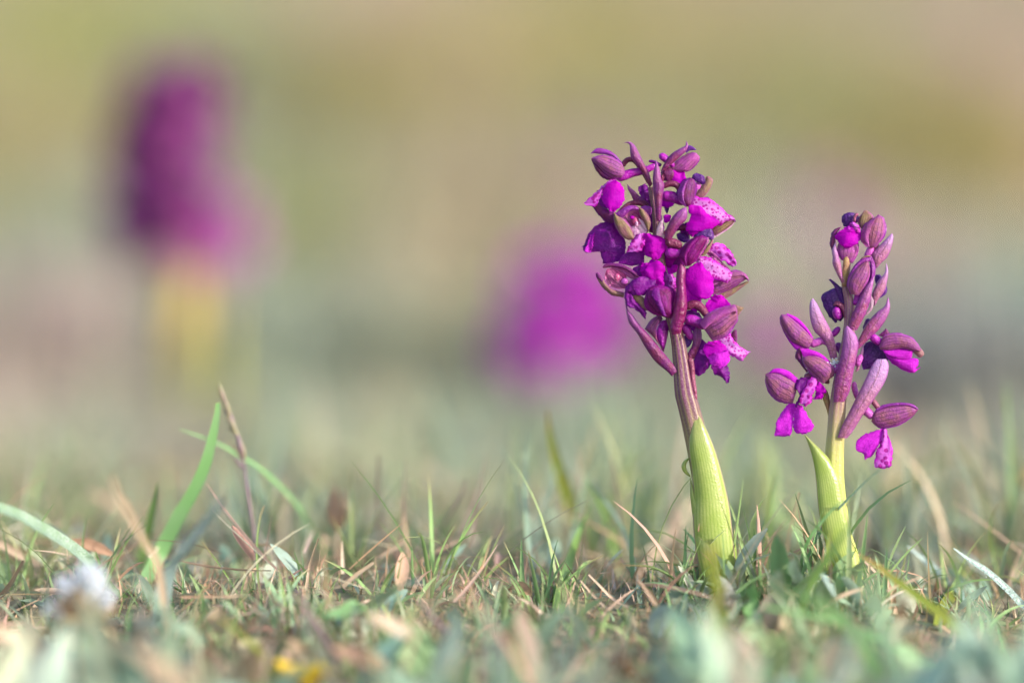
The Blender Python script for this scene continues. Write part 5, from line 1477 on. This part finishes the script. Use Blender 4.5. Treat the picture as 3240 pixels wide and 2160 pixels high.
dew_on('g4', '1270,1190 1190,1110 1090,1020 1000,960', 10, 90, -0.006)
dew_on('g4', '890,1070 820,1000 750,940', 10, 24, 0.028)
dew_on('g4', '940,1110 1040,1180 1130,1280', 10, 30, -0.01)
dew_on('L', '150,1480 280,1300 400,1160 500,1030', 40, 36, -0.077, 1.5, 5)
dew_on('g1', '450,990 380,920 280,850 180,790 90,740 0,700', 18, 60, -0.037, 1, 3)
dew_on('g4', '870,1530 740,1460 600,1390 440,1310', 16, 30, -0.072, 1, 3.5)
dew_on('g1', '1180,1130 1140,1060 1080,970', 5, 26, -0.012, 0.8, 1.8)
dew_on('g3', '60,1130 30,1080 0,1040', 4, 16, -0.007, 0.8, 1.8)
dew_on('g2', '975,1255 980,1265', 3, 2, -0.062, 6, 8)
dew_on('g1', '895,893 897,895', 2, 1, -0.078, 7, 8)
o = mb.build('dew_drops', None, origin=at(1620, 1900))
o['kind'] = 'stuff'
o['label'] = 'tiny dew drops beading on the wet blades'


# ------------------------------------------------------------------ orchids out of focus in the meadow
def make_orchid(h, nfl, spike, fat, pal, seed, label, sheath=True, taper=0.45, lean=0.06):
    r = np.random.default_rng(seed)
    root = thing('orchid', (0, 0, 0), label, 'orchid', 'blurred orchids in the meadow')
    mb = MB()
    zz = np.linspace(0, h, 24)
    bx = lean * h * np.sin(zz / h * 2.2)
    Ws = np.stack([bx, 0 * zz, zz], 1)
    sweep(mb, 'stem_green', Ws, np.interp(zz, (0, h), (0.0034, 0.0014)), 10)
    mb.build('stem', root)
    if sheath:
        for k in range(3):
            a = k * 2.3 + 0.4
            d = np.array((math.cos(a), math.sin(a), 0))
            z0 = h * (0.02 + 0.12 * k)
            top = min(z0 + h * 0.36, h * (1 - spike) + 0.01)
            mb = MB()
            pts = np.vstack([(0, 0, z0), d * 0.0035 + (0, 0, z0 + (top - z0) * 0.5), d * 0.0045 + (0, 0, top)])
            ribbon(mb, pal[2] if len(pal) > 2 else 'sheath', pts, [0.008, 0.0125, 0.0095, 0.002], face=tuple(d), fold=-0.35, n=12)
            mb.build('sheath_leaf', root)
    for k in range(nfl):
        t = (k + 0.5) / nfl
        z = h * (1 - spike) + h * spike * t
        a = k * 2.399 + r.uniform(-0.3, 0.3)
        d = np.array((math.cos(a), math.sin(a), 0.0))
        s = fat * (1.0 - taper * t) * r.uniform(0.85, 1.15)
        b = np.array((np.interp(z, zz, bx), 0, z))
        fl = part_empty('flower', root)
        side = np.array((-d[1], d[0], 0))
        mb = MB()
        c = b + d * 0.012 * s + np.array((0, 0, 0.006 * s))
        sweep(mb, 'ovary', resample(np.vstack([b, b + d * 0.004 * s + (0, 0, 0.004 * s), c]), 6), np.full(6, 0.0012 * s), 6)
        mb.build('ovary', fl)
        mb = MB()
        blob(mb, pal[1], c + d * 0.003 * s + (0, 0, 0.002 * s), 0.0048 * s, 0.0048 * s, 0.0052 * s, 8, 7)
        mb.build('hood', fl)
        mb = MB()
        lc_ = pal[0] if isinstance(pal[0], str) else pal[0][int(r.integers(0, len(pal[0])))]
        for sg in (-1, 1):
            L0 = np.vstack([c + d * 0.004 * s, c + d * 0.009 * s + side * sg * 0.005 * s - (0, 0, 0.003 * s), c + d * 0.008 * s + side * sg * 0.0075 * s - (0, 0, 0.009 * s)])
            ribbon(mb, lc_, L0, [0.004 * s, 0.011 * s, 0.008 * s], face=tuple(d + np.array((0, 0, 0.3))), fold=0.15, n=8)
        ribbon(mb, lc_, np.vstack([c + d * 0.004 * s, c + d * 0.0105 * s - (0, 0, 0.003 * s), c + d * 0.010 * s - (0, 0, 0.010 * s)]), [0.003 * s, 0.006 * s, 0.005 * s], face=tuple(d), fold=0.1, n=8)
        mb.build('lip', fl)
        mb = MB()
        sweep(mb, 'spur', resample(np.vstack([c, c - d * 0.006 * s, c - d * 0.010 * s + (0, 0, 0.003 * s)]), 6), np.array((0.0014, 0.0017, 0.0018, 0.0017, 0.0014, 0.0004)) * s, 6)
        mb.build('spur', fl)
    return root


def put(root, xd, Y, rz=0.0, sc=1.0):
    x = (xd * W0 / 2352 - W0 / 2) / FPX * Y
    root.location = (x, Y, float(gz(x, Y)) - 0.002)
    root.rotation_euler = (0, 0, rz)
    root.scale = (sc, sc, sc)


def copy_tree(o, parent=None):
    c = o.copy()
    C.objects.link(c)
    if parent is not None:
        c.parent = parent
    for ch in list(o.children):
        copy_tree(ch, c)
    return c


big = make_orchid(0.142, 36, 0.56, 1.08, (('lip_plum', 'lip_plum', 'sepal_dark', 'petal_mauve', 'sepal_rose'), 'sepal_dark', 'sheath_yellow'), 3, 'tall dark purple blurred orchid with yellow stem at the left', taper=0.2, lean=0.06)
put(big, 432, 2.12, 2.9)
side_o = make_orchid(0.090, 9, 0.30, 0.85, ('pink_far', 'pink_far'), 5, 'smaller pink blurred orchid leaning against the right of the tall dark one', sheath=False)
put(side_o, 500, 2.2, 1.4)
mid = make_orchid(0.060, 14, 0.86, 1.4, (('lip', 'lip', 'lip_soft', 'pink_far'), 'lip_soft'), 8, 'squat bright magenta blurred orchid left of the larger orchid in focus', taper=0.3)
put(mid, 1305, 2.2, 2.0)
far = make_orchid(0.10, 14, 0.6, 1.2, ('pink_far', 'sepal_rose'), 11, 'faint lilac blurred orchid hidden behind the upper left of the larger orchid')
put(far, 1345, 3.2, 0.2, 0.75)
for (xd, Y, rz, sc, lab) in ((1890, 2.9, 1.1, 0.72, 'faint lilac blurred orchid just behind the left of the smaller orchid spike'),
                             (1768, 2.12, 2.2, 0.5, 'low faint pink blurred orchid between the two orchids in focus'),
                             (790, 5.6, 0.7, 0.8, 'pale pink smudge of a far orchid at the top left of the meadow'),
                             (1990, 2.25, 1.9, 0.35, 'low faint pink blurred orchid right of the hanging lip of the smaller orchid'),
                             (2310, 4.9, 2.6, 0.8, 'far pinkish orchid smudge at the top right edge')):
    c = copy_tree(far)
    put(c, xd, Y, rz, sc)
    c['label'] = lab
